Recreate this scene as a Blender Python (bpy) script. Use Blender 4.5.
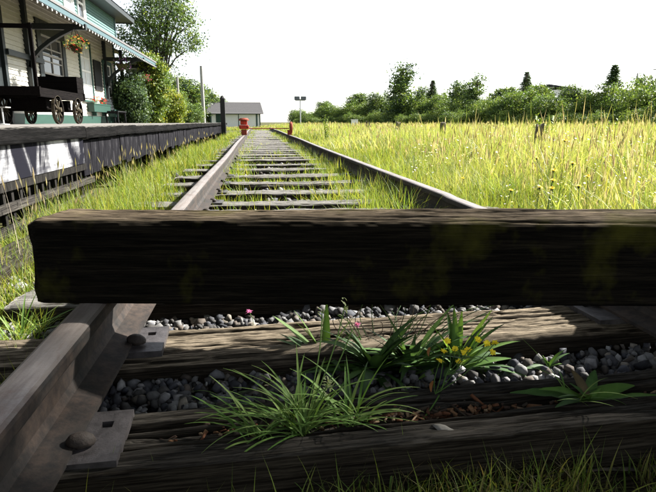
import bpy, math, random
import numpy as np
from mathutils import Vector, Matrix

random.seed(7); rng = np.random.default_rng(7)
S = bpy.context.scene
for o in list(bpy.data.objects): bpy.data.objects.remove(o)

# ------------------------------------------------------------------ camera
FPX = 540.0; PITCH = math.atan(124/FPX); YAW = math.atan(72/FPX*math.cos(PITCH))
CAM = np.array([0, 0, .57])
cd = bpy.data.cameras.new('camera'); cam = bpy.data.objects.new('camera', cd)
S.collection.objects.link(cam); S.camera = cam
cam.location = CAM; cam.rotation_euler = (math.pi/2-PITCH, 0, -YAW)
cd.sensor_width = 36; cd.lens = 36*FPX/656; cd.clip_start = .02; cd.clip_end = 3000
S.render.resolution_x, S.render.resolution_y = 1024, 768
# ------------------------------------------------------------------ light
SUN = Vector((.80, .30, .62)).normalized()
w = bpy.data.worlds.new('World'); S.world = w; w.use_nodes = True
nt = w.node_tree; bg = nt.nodes['Background']
sky = nt.nodes.new('ShaderNodeTexSky'); sky.sky_type = 'NISHITA'; sky.sun_disc = False
sky.sun_elevation = math.asin(SUN.z); sky.sun_rotation = math.atan2(SUN.x, SUN.y)
sky.air_density = 1.0; sky.dust_density = .6; sky.ozone_density = 1.0; sky.altitude = 30
hsv = nt.nodes.new('ShaderNodeHueSaturation'); hsv.inputs['Saturation'].default_value = .35
nt.links.new(sky.outputs[0], hsv.inputs['Color']); nt.links.new(hsv.outputs[0], bg.inputs[0])
bg.inputs[1].default_value = .06
sl = bpy.data.lights.new('sun', 'SUN'); sl.energy = 4.6; sl.angle = math.radians(1.5); sl.color = (1, .965, .90)
so = bpy.data.objects.new('sun', sl); S.collection.objects.link(so)
so.rotation_euler = SUN.to_track_quat('Z', 'Y').to_euler(); so.location = (20, 8, 20)
S.view_settings.view_transform = 'Standard'; S.view_settings.look = 'None'
S.view_settings.exposure = 2.25; S.view_settings.gamma = 1
S.render.engine = 'CYCLES'

# ------------------------------------------------------------------ helpers
_F = np.array([math.sin(YAW)*math.cos(PITCH), math.cos(YAW)*math.cos(PITCH), -math.sin(PITCH)])
_R = np.array([math.cos(YAW), -math.sin(YAW), 0]); _U = np.cross(_R, _F)
def ray(x, y): return _F+_R*(x-328)/FPX-_U*(y-246)/FPX
def PZ(x, y, z): d = ray(x, y); return CAM+d*(z-CAM[2])/d[2]
def PX(x, y, X): d = ray(x, y); return CAM+d*X/d[0]
def PY(x, y, Y): d = ray(x, y); return CAM+d*Y/d[1]
GZ = -.12

def link(o, parent=None):
    S.collection.objects.link(o)
    if parent is not None: o.parent = parent
    return o
def tag(o, label=None, cat=None, group=None, kind=None):
    if label: o['label'] = label
    if cat: o['category'] = cat
    if group: o['group'] = group
    if kind: o['kind'] = kind
    return o
def empty(name, loc=(0, 0, 0), rz=0):
    o = bpy.data.objects.new(name, None); o.location = loc; o.rotation_euler = (0, 0, rz); o.empty_display_size = .1
    return link(o)
def fast_mesh(name, v, f, col=None, smooth=False):
    """v (N,3), f (M,k) with k fixed, col (N,3)"""
    v = np.asarray(v, np.float32); f = np.asarray(f, np.int32); M, k = f.shape
    me = bpy.data.meshes.new(name)
    me.vertices.add(len(v)); me.vertices.foreach_set('co', v.ravel())
    me.loops.add(M*k); me.loops.foreach_set('vertex_index', f.ravel())
    me.polygons.add(M); me.polygons.foreach_set('loop_start', np.arange(0, M*k, k, dtype=np.int32))
    me.polygons.foreach_set('loop_total', np.full(M, k, np.int32))
    if smooth: me.polygons.foreach_set('use_smooth', np.ones(M, bool))
    if col is not None:
        c = np.ones((len(v), 4), np.float32); c[:, :3] = col
        a = me.color_attributes.new('Col', 'FLOAT_COLOR', 'POINT'); a.data.foreach_set('color', c.ravel())
    me.update(calc_edges=True); me.validate()
    return me
def mobj(name, me, mat, parent=None):
    o = bpy.data.objects.new(name, me)
    if mat is not None and not me.materials: me.materials.append(mat)
    return link(o, parent)

class MB:
    def __init__(s): s.v = []; s.f = []
    def add(s, vs, fs):
        b = len(s.v); s.v += [tuple(p) for p in vs]; s.f += [tuple(i+b for i in q) for q in fs]; return s
    def box(s, x0, x1, y0, y1, z0, z1, M=None):
        vs = [(x, y, z) for x in (x0, x1) for y in (y0, y1) for z in (z0, z1)]
        if M is not None: vs = [M @ Vector(p) for p in vs]
        return s.add(vs, [(0, 1, 3, 2), (4, 6, 7, 5), (0, 4, 5, 1), (2, 3, 7, 6), (0, 2, 6, 4), (1, 5, 7, 3)])
    def beam(s, a, b, wd, ht, up=(0, 0, 1)):
        a, b = Vector(a), Vector(b); d = (b-a).normalized(); r = d.cross(Vector(up))
        if r.length < 1e-3: r = d.cross(Vector((1, 0, 0)))
        r.normalize(); u = r.cross(d)
        vs = [p+r*i*wd/2+u*j*ht/2 for p in (a, b) for i in (-1, 1) for j in (-1, 1)]
        return s.add(vs, [(0, 1, 3, 2), (4, 6, 7, 5), (0, 4, 5, 1), (2, 3, 7, 6), (0, 2, 6, 4), (1, 5, 7, 3)])
    def tube(s, pts, rad, n=8, cap=True):
        pts = [Vector(p) for p in pts]; m = len(pts)
        if not hasattr(rad, '__len__'): rad = [rad]*m
        vs = []; fs = []; ref = Vector((.31, .77, .55))
        for i, p in enumerate(pts):
            d = (pts[min(i+1, m-1)]-pts[max(i-1, 0)]).normalized()
            a = d.cross(ref if abs(d.dot(ref)) < .95 else Vector((1, 0, 0))).normalized(); b = d.cross(a)
            for k in range(n):
                t = 2*math.pi*k/n; vs.append(p+(a*math.cos(t)+b*math.sin(t))*rad[i])
        for i in range(m-1):
            for k in range(n):
                fs.append((i*n+k, i*n+(k+1) % n, (i+1)*n+(k+1) % n, (i+1)*n+k))
        if cap: fs += [tuple(range(n))[::-1], tuple(range((m-1)*n, m*n))]
        return s.add(vs, fs)
    def lathe(s, prof, c=(0, 0, 0), n=14, axis='Z'):
        vs = []; fs = []
        for r, h in prof:
            for k in range(n):
                t = 2*math.pi*k/n; a, b = r*math.cos(t), r*math.sin(t)
                p = (a, b, h) if axis == 'Z' else (h, a, b) if axis == 'X' else (a, h, b)
                vs.append((p[0]+c[0], p[1]+c[1], p[2]+c[2]))
        for i in range(len(prof)-1):
            for k in range(n): fs.append((i*n+k, i*n+(k+1) % n, (i+1)*n+(k+1) % n, (i+1)*n+k))
        fs += [tuple(range(n))[::-1], tuple(range((len(prof)-1)*n, len(prof)*n))]
        return s.add(vs, fs)
    def build(s, name, mat, parent=None, smooth=False, bevel=0):
        me = bpy.data.meshes.new(name); me.from_pydata(s.v, [], s.f); me.update()
        if smooth: me.polygons.foreach_set('use_smooth', np.ones(len(me.polygons), bool))
        o = mobj(name, me, mat, parent)
        if bevel:
            b = o.modifiers.new('bevel', 'BEVEL'); b.width = bevel; b.segments = 2; b.limit_method = 'ANGLE'
        return o

def lat_noise(u, v, seed):
    """smooth value noise in -1..1 on arrays u, v"""
    r = np.random.default_rng(seed); T = r.uniform(-1, 1, (64, 64))
    iu = np.floor(u).astype(int); iv = np.floor(v).astype(int); fu = u-iu; fv = v-iv
    fu = fu*fu*(3-2*fu); fv = fv*fv*(3-2*fv); g = lambda a, b: T[a % 64, b % 64]
    return (g(iu, iv)*(1-fu)+g(iu+1, iv)*fu)*(1-fv)+(g(iu, iv+1)*(1-fu)+g(iu+1, iv+1)*fu)*fv

# ------------------------------------------------------------------ materials
class NM:
    def __init__(s, name, rough=.7, spec=.3):
        s.m = bpy.data.materials.new(name); s.m.use_nodes = True; s.t = s.m.node_tree
        s.b = s.t.nodes['Principled BSDF']; s.b.inputs['Roughness'].default_value = rough
        s.b.inputs['Specular IOR Level'].default_value = spec
        s._c = None
    def n(s, kind, **kw):
        nd = s.t.nodes.new('ShaderNode'+kind)
        for k, v in kw.items(): setattr(nd, k, v)
        return nd
    def L(s, a, b): s.t.links.new(a, b)
    def coord(s, scale=(1, 1, 1), out='Object'):
        tc = s.n('TexCoord'); mp = s.n('Mapping'); mp.inputs['Scale'].default_value = scale
        s.L(tc.outputs[out], mp.inputs['Vector']); return mp.outputs[0]
    def noise(s, vec, scale=5, detail=6, rough=.6, dist=0):
        nd = s.n('TexNoise'); nd.inputs['Scale'].default_value = scale; nd.inputs['Detail'].default_value = detail
        nd.inputs['Roughness'].default_value = rough; nd.inputs['Distortion'].default_value = dist
        s.L(vec, nd.inputs['Vector']); return nd.outputs[0]
    def ramp(s, fac, stops):
        r = s.n('ValToRGB'); e = r.color_ramp.elements
        while len(e) < len(stops): e.new(.5)
        for q, (p, c) in zip(e, stops):
            q.position = p; q.color = (*c, 1) if hasattr(c, '__len__') else (c, c, c, 1)
        s.L(fac, r.inputs[0]); return r.outputs[0]
    def mix(s, fac, a, b, mode='MIX'):
        m = s.n('Mix', data_type='RGBA', blend_type=mode)
        for sock, val in ((m.inputs[0], fac), (m.inputs[6], a), (m.inputs[7], b)):
            if hasattr(val, 'is_output'): s.L(val, sock)
            elif hasattr(val, '__len__'): sock.default_value = (*val, 1)
            else: sock.default_value = val
        return m.outputs[2]
    def color(s, c):
        if hasattr(c, 'is_output'): s.L(c, s.b.inputs['Base Color'])
        else: s.b.inputs['Base Color'].default_value = (*c, 1)
        return s
    def bump(s, h, strength=.3, dist=.01):
        b = s.n('Bump'); b.inputs['Strength'].default_value = strength; b.inputs['Distance'].default_value = dist
        s.L(h, b.inputs['Height']); s.L(b.outputs[0], s.b.inputs['Normal']); return s
    def upness(s, lo=.35, hi=.8):
        g = s.n('NewGeometry'); sp = s.n('SeparateXYZ'); s.L(g.outputs['True Normal'], sp.inputs[0])
        mr = s.n('MapRange'); mr.inputs[1].default_value = lo; mr.inputs[2].default_value = hi
        s.L(sp.outputs[2], mr.inputs[0]); return mr.outputs[0]

def simple(name, c, rough=.7, spec=.3, var=.25, scale=12, metal=0, bump=0):
    m = NM(name, rough, spec); v = m.noise(m.coord(), scale, 5, .65)
    d = tuple(x*(1-var) for x in c); l = tuple(min(1, x*(1+var)) for x in c)
    m.color(m.ramp(v, [(.3, d), (.7, l)])); m.b.inputs['Metallic'].default_value = metal
    if bump: m.bump(v, bump, .01)
    return m.m
def wood(name, dark, light, axis=0, grain=28, top=None, moss=0, upw=(.35, .8), bump=.5, topdark=None):
    m = NM(name, .95, .05)
    sc = [grain*2.6]*3; sc[axis] = 2.2
    vec = m.coord(tuple(sc)); g = m.noise(vec, 1, 8, .72, .12)
    sc2 = [grain*10]*3; sc2[axis] = 7; g2 = m.noise(m.coord(tuple(sc2)), 1, 4, .7)
    blot = m.noise(m.coord(), 4, 4, .6)
    c = m.ramp(g, [(.38, dark), (.62, light)])
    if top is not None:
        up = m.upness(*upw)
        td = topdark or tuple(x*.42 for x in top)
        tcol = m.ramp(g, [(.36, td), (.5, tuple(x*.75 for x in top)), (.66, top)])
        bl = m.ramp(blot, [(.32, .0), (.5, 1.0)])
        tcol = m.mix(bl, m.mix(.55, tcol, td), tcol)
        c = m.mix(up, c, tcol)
    c = m.mix(.8, c, m.ramp(g2, [(.40, .22), (.58, 1.15)]), 'MULTIPLY')
    fine = m.noise(m.coord(tuple(9 if k == axis else 420 for k in range(3))), 1, 3, .6); c = m.mix(.6, c, m.ramp(fine, [(.36, .35), (.6, 1.1)]), 'MULTIPLY')
    if moss:
        ms = m.ramp(m.noise(m.coord((1.2, 1, 1)), 3.3, 5, .6), [(.54, 0.0), (.68, 1.0)])
        fm = m.n('Math', operation='MULTIPLY'); m.L(ms, fm.inputs[0]); fm.inputs[1].default_value = moss
        c = m.mix(fm.outputs[0], c, (.085, .082, .010))
    m.color(c)
    ad = m.n('Math', operation='ADD'); m.L(g, ad.inputs[0]); m.L(g2, ad.inputs[1])
    m.bump(ad.outputs[0], bump*1.4, .008); return m.m
def foliage(name, trans=.4, rough=.5, gain=1.0):
    m = NM(name, rough, .25); a = m.n('Attribute', attribute_name='Col')
    nz = m.noise(m.coord(out='Object'), 1.7, 3, .6)
    c = m.mix(.5, a.outputs['Color'], m.ramp(nz, [(.3, .6), (.7, 1.0)]), 'MULTIPLY'); m.color(c)
    tr = m.n('BsdfTranslucent'); tcol = m.mix(1.0, a.outputs['Color'], (1.25, 1.15, .55), 'MULTIPLY'); m.L(tcol, tr.inputs[0])
    mx = m.n('MixShader'); mx.inputs[0].default_value = trans
    m.L(m.b.outputs[0], mx.inputs[1]); m.L(tr.outputs[0], mx.inputs[2])
    m.L(mx.outputs[0], m.t.nodes['Material Output'].inputs[0]); return m.m
def colattr(name, rough=.8, spec=.2, bump=0, bscale=150):
    m = NM(name, rough, spec); a = m.n('Attribute', attribute_name='Col')
    nz = m.noise(m.coord(), bscale, 5, .65); m.color(m.mix(.6, a.outputs['Color'], m.ramp(nz, [(.3, .45), (.7, 1.1)]), 'MULTIPLY'))
    if bump: m.bump(nz, bump, .004)
    return m.m

M = {}
M['beam'] = wood('creosote_shade_beam', (.0035, .003, .002), (.013, .0105, .007), 0, 22, top=(.24, .185, .125), moss=.42, upw=(.45, .85), topdark=(.022, .016, .010))  # creosote stain plus front-face shade painted into the dark side colours
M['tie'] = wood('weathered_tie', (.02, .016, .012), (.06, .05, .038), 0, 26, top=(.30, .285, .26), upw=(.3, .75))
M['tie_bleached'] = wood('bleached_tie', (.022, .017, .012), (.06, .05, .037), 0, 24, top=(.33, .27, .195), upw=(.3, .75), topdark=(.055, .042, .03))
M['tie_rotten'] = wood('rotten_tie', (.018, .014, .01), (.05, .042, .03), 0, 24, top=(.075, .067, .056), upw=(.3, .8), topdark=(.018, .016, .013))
M['plat_wood'] = wood('dark_platform_timber', (.012, .011, .012), (.05, .048, .05), 1, 20, top=(.30, .28, .25))
M['plank'] = wood('dark_vertical_plank', (.015, .014, .018), (.085, .08, .085), 2, 16)
M['slat'] = wood('grey_slat', (.010, .0095, .009), (.042, .039, .036), 2, 30)
M['fence_rail'] = wood('grey_rail_board', (.022, .02, .019), (.085, .077, .068), 1, 24)
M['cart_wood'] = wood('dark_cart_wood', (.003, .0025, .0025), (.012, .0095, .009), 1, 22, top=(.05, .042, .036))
M['post_wood'] = wood('grey_post_wood', (.07, .06, .05), (.22, .19, .15), 2, 20)
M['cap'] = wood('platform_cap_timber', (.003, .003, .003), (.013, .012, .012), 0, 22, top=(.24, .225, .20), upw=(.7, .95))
M['black_post'] = simple('black_post', (.012, .012, .012), .7)
def peel_shadow():
    m = NM('peel_shadow_paint', .9, .05)
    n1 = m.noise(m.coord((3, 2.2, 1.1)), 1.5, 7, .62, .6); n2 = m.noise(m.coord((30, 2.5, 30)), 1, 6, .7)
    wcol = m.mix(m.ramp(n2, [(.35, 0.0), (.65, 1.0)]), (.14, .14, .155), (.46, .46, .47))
    m.color(m.mix(m.ramp(n1, [(.47, 0.0), (.62, 1.0)]), (.008, .008, .012), wcol)); m.bump(n2, .4, .004); return m.m  # dark patches paint cast shadow shapes in with the peeling
M['peel_shadow'] = peel_shadow()
def stained_plank():
    m = NM('stained_plank', .97, .03)
    n1 = m.noise(m.coord((2, 2.2, .9)), 2.2, 8, .7, .5); n2 = m.noise(m.coord((30, 30, 2)), 1, 6, .7)
    c = m.mix(m.ramp(n1, [(.52, 0.0), (.74, 1.0)]), m.ramp(n2, [(.3, (.003, .003, .004)), (.7, (.014, .0135, .016))]), (.16, .155, .165))
    m.color(c); m.bump(n2, .15, .003); return m.m
M['plank'] = stained_plank()
def rail_mat():
    m = NM('rusty_rail_steel', .55, .5)
    n1 = m.noise(m.coord((30, 3, 30)), 1, 7, .7); n2 = m.noise(m.coord(), 40, 6, .7)
    n3 = m.noise(m.coord((9, 5, 9)), 1, 7, .72, .5); side = m.mix(m.ramp(n3, [(.42, 0.0), (.62, 1.0)]), m.ramp(n2, [(.38, (.004, .0035, .003)), (.62, (.018, .014, .011))]), m.ramp(n2, [(.38, (.016, .010, .007)), (.62, (.05, .032, .022))]))
    top = m.ramp(n1, [(.3, (.11, .085, .072)), (.55, (.23, .20, .18)), (.75, (.15, .10, .075))])
    up = m.upness(.8, .97)
    sp = m.n('SeparateXYZ'); m.L(m.coord(), sp.inputs[0]); gt = m.n('Math', operation='GREATER_THAN'); m.L(sp.outputs[2], gt.inputs[0]); gt.inputs[1].default_value = .118
    ml = m.n('Math', operation='MULTIPLY'); m.L(up, ml.inputs[0]); m.L(gt.outputs[0], ml.inputs[1]); up = ml.outputs[0]; top = m.mix(m.ramp(n3, [(.52, 0.0), (.66, .75)]), top, (.10, .052, .034)); m.color(m.mix(up, side, top))
    r = m.n('MapRange'); m.L(up, r.inputs[0]); r.inputs[3].default_value = .85; r.inputs[4].default_value = .38
    m.L(r.outputs[0], m.b.inputs['Roughness']); m.b.inputs['Metallic'].default_value = .15; m.bump(n2, .35, .003); return m.m
M['rail'] = rail_mat()
M['plate'] = simple('tie_plate_steel', (.06, .054, .054), .45, .45, .45, 30, .25, .35)
M['spike'] = simple('rusty_spike', (.035, .027, .022), .7, .3, .4, 60, 0, .4)
M['gravel'] = colattr('gravel_stone', .85, .25, .5, 90)
M['chips'] = colattr('wood_chips', .85, .15, .3, 80)
M['grass'] = foliage('meadow_grass', .42, .55)
M['leaf'] = foliage('broad_leaf', .32, .62)
M['crown'] = foliage('tree_leaf', .35, .5)
M['bark'] = wood('bark', (.05, .042, .034), (.13, .11, .09), 2, 14)
M['petal'] = foliage('petal', .25, .6)
def ground_mat():
    m = NM('field_soil', .95, .1); a = m.noise(m.coord(), .6, 6, .6); b = m.noise(m.coord(), 25, 6, .7)
    m.color(m.mix(m.ramp(b, [(.35, .0), (.65, .7)]), m.ramp(a, [(.35, (.05, .058, .018)), (.65, (.10, .10, .035))]), (.035, .028, .018))); m.bump(b, .6, .03); return m.m
M['ground'] = ground_mat()
def bed_mat():
    m = NM('trackbed_soil', .95, .1); b = m.noise(m.coord(), 30, 7, .7); v = m.n('TexVoronoi'); v.inputs['Scale'].default_value = 45
    m.L(m.coord(), v.inputs['Vector']); c = m.mix(.5, m.ramp(b, [(.3, (.03, .025, .02)), (.7, (.15, .13, .105))]), v.outputs['Color'], 'MULTIPLY')
    m.color(m.mix(.5, m.ramp(b, [(.3, (.035, .03, .024)), (.7, (.16, .145, .12))]), c)); m.bump(v.outputs['Distance'], .8, .02); return m.m
M['bed'] = bed_mat()
M['deck'] = simple('platform_deck', (.16, .15, .14), .9, .1, .3, 6)
M['white_clap'] = simple('white_clapboard', (.52, .50, .43), .6, .3, .10, 5)
M['teal_clap'] = simple('teal_clapboard', (.085, .165, .15), .6, .3, .08, 5)
M['cream'] = simple('cream_soffit', (.20, .17, .12), .7, .2, .08, 4)
M['teal_trim'] = simple('teal_fascia', (.05, .088, .098), .5, .3, .08, 4)
M['green'] = simple('dark_green_paint', (.018, .055, .045), .5, .4, .2, 8)
M['green_mid'] = simple('green_paint', (.010, .042, .030), .5, .4, .15, 8)
M['darktrim'] = simple('dark_trim', (.010, .014, .015), .5, .4, .2, 8)
M['white'] = simple('white_paint', (.78, .78, .76), .5, .3, .05, 6)
M['shingle'] = simple('grey_shingle', (.13, .125, .125), .9, .1, .3, 30, 0, .3)
M['glass'] = simple('window_glass', (.025, .03, .035), .04, .6, .1, 2)
M['reflect_pane'] = simple('painted_reflection_pane', (.55, .58, .60), .8, .1, .1, 6)  # pale panes: white-blue sky reflection painted into the glass colour
M['black'] = simple('matt_black', (.008, .008, .009), .7, .2, .2, 6)
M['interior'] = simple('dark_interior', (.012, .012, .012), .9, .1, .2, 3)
M['red'] = simple('red_enamel', (.42, .035, .018), .7, .25, .55, 18)
M['rustred'] = simple('rust_red', (.22, .045, .025), .75, .2, .4, 30)
M['yellow_spoke'] = simple('worn_yellow_paint', (.035, .026, .013), .6, .3, .6, 20)
M['bulb'] = simple('white_bulb', (.85, .85, .82), .3, .5, .03, 4)
M['greypole'] = simple('grey_pole', (.30, .29, .27), .8, .2, .15, 6)
M['metal'] = simple('galvanised_metal', (.42, .43, .43), .45, .5, .15, 12, .4)
M['lamphead'] = simple('floodlight_housing', (.10, .11, .13), .5, .4, .2, 8)
M['roofdark'] = simple('dark_far_roof', (.03, .03, .034), .8, .2, .2, 6)
M['wicker'] = simple('moss_basket', (.05, .04, .02), .95, .1, .4, 30)

# ------------------------------------------------------------------ ground and track bed
def ground_grid():
    xs = np.unique(np.concatenate([np.linspace(-500, -20, 9), np.linspace(-20, 40, 61), np.linspace(40, 500, 9)]))
    ys = np.unique(np.concatenate([np.linspace(-60, -4, 9), np.linspace(-4, 30, 69), np.linspace(30, 120, 31), np.linspace(120, 1200, 10)]))
    X, Y = np.meshgrid(xs, ys, indexing='ij')
    Z = GZ-.02+.03*lat_noise(X*.5, Y*.5, 3)
    Z += .05*np.exp(-((Y-.5)/.32)**2)*(np.abs(X) < 2); inb = (X > -1.3) & (X < 1.9) & (Y < 46); Z[inb] -= .03
    Z[(Y > 140)] = GZ
    v = np.stack([X, Y, Z], -1).reshape(-1, 3); n, m = X.shape
    i = np.arange(n*m).reshape(n, m); f = np.stack([i[:-1, :-1], i[1:, :-1], i[1:, 1:], i[:-1, 1:]], -1).reshape(-1, 4)
    return fast_mesh('ground', v, f, smooth=True)
tag(mobj('ground', ground_grid(), M['ground']), kind='structure')
def bed_grid():
    xs = np.linspace(-1.30, 1.75, 40); ys = np.concatenate([np.linspace(.86, 8, 140), np.linspace(8.2, 46, 120)])
    X, Y = np.meshgrid(xs, ys, indexing='ij'); Z = -.095+.018*lat_noise(X*5, Y*5, 9)+.01*lat_noise(X*13, Y*13, 4)
    edge = np.minimum(1, np.minimum(X+1.30, 1.75-X)/.18); Z = Z-(1-edge)*.06
    v = np.stack([X, Y, Z], -1).reshape(-1, 3); n, m = X.shape
    i = np.arange(n*m).reshape(n, m); f = np.stack([i[:-1, :-1], i[1:, :-1], i[1:, 1:], i[:-1, 1:]], -1).reshape(-1, 4)
    return fast_mesh('trackbed', v, f, smooth=True)
tag(mobj('trackbed', bed_grid(), M['bed']), kind='structure')

# ------------------------------------------------------------------ timbers
def timber(name, L, W, H, nl, seed, rnd=.015, rough=.004, cracks=6, crack_d=.012, crack_list=(), wob=.006, n_side=10, n_top=26):
    """a timber along X, top at z=0; grained, checked and worn"""
    # cross-section perimeter (y,z): start bottom front, up front, over top, down the back
    r = rnd; pts = []; nrm = []
    def seg(a, b, n, nn):
        for t in np.linspace(0, 1, n, endpoint=False): pts.append((a[0]+(b[0]-a[0])*t, a[1]+(b[1]-a[1])*t)); nrm.append(nn)
    def arc(cx, cz, a0, a1, n):
        for t in np.linspace(0, 1, n, endpoint=False):
            a = a0+(a1-a0)*t; pts.append((cx+r*math.cos(a), cz+r*math.sin(a))); nrm.append((math.cos(a), math.sin(a)))
    seg((-W/2, -H), (-W/2, -r), n_side, (-1, 0)); arc(-W/2+r, -r, math.pi, math.pi/2, 5)
    seg((-W/2+r, 0), (W/2-r, 0), n_top, (0, 1)); arc(W/2-r, -r, math.pi/2, 0, 5)
    seg((W/2, -r), (W/2, -H), n_side, (1, 0)); pts.append((W/2, -H)); nrm.append((1, 0))
    pts = np.array(pts); nrm = np.array(nrm); nc = len(pts)
    s = np.concatenate([[0], np.cumsum(np.hypot(*np.diff(pts, axis=0).T))])
    x = np.linspace(-L/2, L/2, nl); X, Sg = np.meshgrid(x, s, indexing='ij')
    d = rough*.7*lat_noise(X*3.5+11, Sg*90, seed)+rough*.8*lat_noise(X*12, Sg*190, seed+1)+rough*.5*lat_noise(X*40, Sg*300, seed+6)+wob*lat_noise(X*1.5, Sg*9, seed+2)+wob*.5*lat_noise(X*7, Sg*14, seed+5)
    rr = np.random.default_rng(seed+3); top0 = H+.0; tot = s[-1]
    lst = list(crack_list)
    for _ in range(cracks):
        lst.append((rr.uniform(H*.3, tot-H*.3), rr.uniform(-L/2, L/2), rr.uniform(.15, .7)*L*.5, rr.uniform(.4, 1)*crack_d, rr.uniform(.003, .007)))
    for (sc, xc, xl, dep, wd) in lst:
        cen = sc+.012*lat_noise(X*2.5+sc*50, X*0+.5, seed+9)+.004*lat_noise(X*11+sc*90, X*0+.5, seed+8)
        win = np.clip(1-np.abs((X-xc)/xl), 0, 1)**.5
        d -= dep*win*np.exp(-((Sg-cen)/wd)**2)
    d *= (.35+.65*np.clip(nrm[:, 1]*1.6, 0, 1))[None, :]
    endw = np.minimum((X+L/2), (L/2-X)); d -= .011*np.exp(-(endw/.014)**2)
    V = np.empty((nl, nc, 3)); V[..., 0] = X+.004*lat_noise(X*0+seed, Sg*30, seed)*(np.abs(X) > L/2-1e-6)
    V[..., 1] = pts[None, :, 0]+nrm[None, :, 0]*d; V[..., 2] = pts[None, :, 1]+nrm[None, :, 1]*d
    i = np.arange(nl*nc).reshape(nl, nc); f = np.stack([i[:-1, :-1], i[1:, :-1], i[1:, 1:], i[:-1, 1:]], -1).reshape(-1, 4)[:, ::-1]
    # ends as fans, bottom as quads
    v = V.reshape(-1, 3); ends = []
    c0 = len(v); v = np.concatenate([v, [[-L/2, 0, -H/2], [L/2, 0, -H/2]]])
    for a, c, rev in ((i[0], c0, 0), (i[-1], c0+1, 1)):
        a2 = np.append(a, a[0])
        for p, q in zip(a2[:-1], a2[1:]): ends.append((p, q, c, c) if not rev else (q, p, c, c))
    bot = [(i[k, 0], i[k+1, 0], i[k+1, -1], i[k, -1]) for k in range(0, nl-1)]
    me = bpy.data.meshes.new(name)
    allf = [tuple(q) for q in f.tolist()]+[(a, b, c) for a, b, c, _ in ends]+[tuple(int(k) for k in q) for q in bot]
    me.from_pydata(v.tolist(), [], [tuple(int(k) for k in q) for q in allf]); me.update()
    me.polygons.foreach_set('use_smooth', np.ones(len(me.polygons), bool)); return me

XL, XR = -.40, 1.11; XC = (XL+XR)/2
# tie plate with a square spike hole, spike heads
def plate_mesh(x0, x1, y0, y1, hx, hy, z0=-.004, z1=.012, h=.011):
    b = MB(); xs = [x0, hx-h, hx+h, x1]; ys = [y0, hy-h, hy+h, y1]
    for a in range(3):
        for c in range(3):
            if a == 1 and c == 1: continue
            v = [(xs[a], ys[c], z1), (xs[a+1], ys[c], z1), (xs[a+1], ys[c+1], z1), (xs[a], ys[c+1], z1)]; b.add(v, [(0, 1, 2, 3)])
    for ring, rev in (([(x0, y0), (x1, y0), (x1, y1), (x0, y1)], 0), ([(hx-h, hy-h), (hx+h, hy-h), (hx+h, hy+h), (hx-h, hy+h)], 1)):
        for k in range(4):
            p, q = ring[k], ring[(k+1) % 4]
            if rev: p, q = q, p
            b.add([(*p, z0), (*q, z0), (*q, z1), (*p, z1)], [(0, 1, 2, 3)])
    return b
def spike_mesh():
    b = MB(); b.lathe([(.001, .030), (.010, .0285), (.017, .023), (.020, .016), (.019, .010), (.012, .006), (.008, .004), (.008, -.05)], n=14)
    b.v = [(x*1.25, y*.85, z) for x, y, z in b.v]; return b
_sp = None
def make_plate(parent, yc, side, tie_y):
    """side -1: left rail, plate seen on the inner side; built in tie-local coordinates"""
    global _sp
    X = XL if side < 0 else XR
    pl = plate_mesh(X-.145-XC, X+.145-XC, -.085, .085, X-XC+(.105 if side < 0 else -.105), .035).build('tie_plate', M['plate'], parent)
    for sx, sy in ((.075, -.035), (-.075, .035)):
        if _sp is None: sp = spike_mesh().build('spike', M['spike'], pl, smooth=True); _sp = sp.data
        else: sp = mobj('spike', _sp, None, pl)
        sp.location = (X-XC+sx, sy, .010); sp.rotation_euler = (random.uniform(-.15, .15), random.uniform(-.2, .2), random.uniform(-.4, .4))
    return pl
tie_y = [.958, 1.415, 1.86, 2.42, 2.98, 3.46, 3.98, 4.58, 5.23, 6.01, 6.85, 7.67, 8.48]
while tie_y[-1] < 40: tie_y.append(tie_y[-1]+random.uniform(.66, .78))
variants = [timber('timber', 2.45, .215, .17, 90, 20+k, .022, .004, 7, .014, wob=.009) for k in range(5)]
far_var = [timber('timber', 2.45, .215, .17, 26, 40+k, .022, .003, 3, .012, wob=.009, n_side=3, n_top=8) for k in range(3)]
NUM = 'one two three four five six seven eight nine ten eleven twelve thirteen fourteen fifteen sixteen seventeen eighteen'.split()
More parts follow.
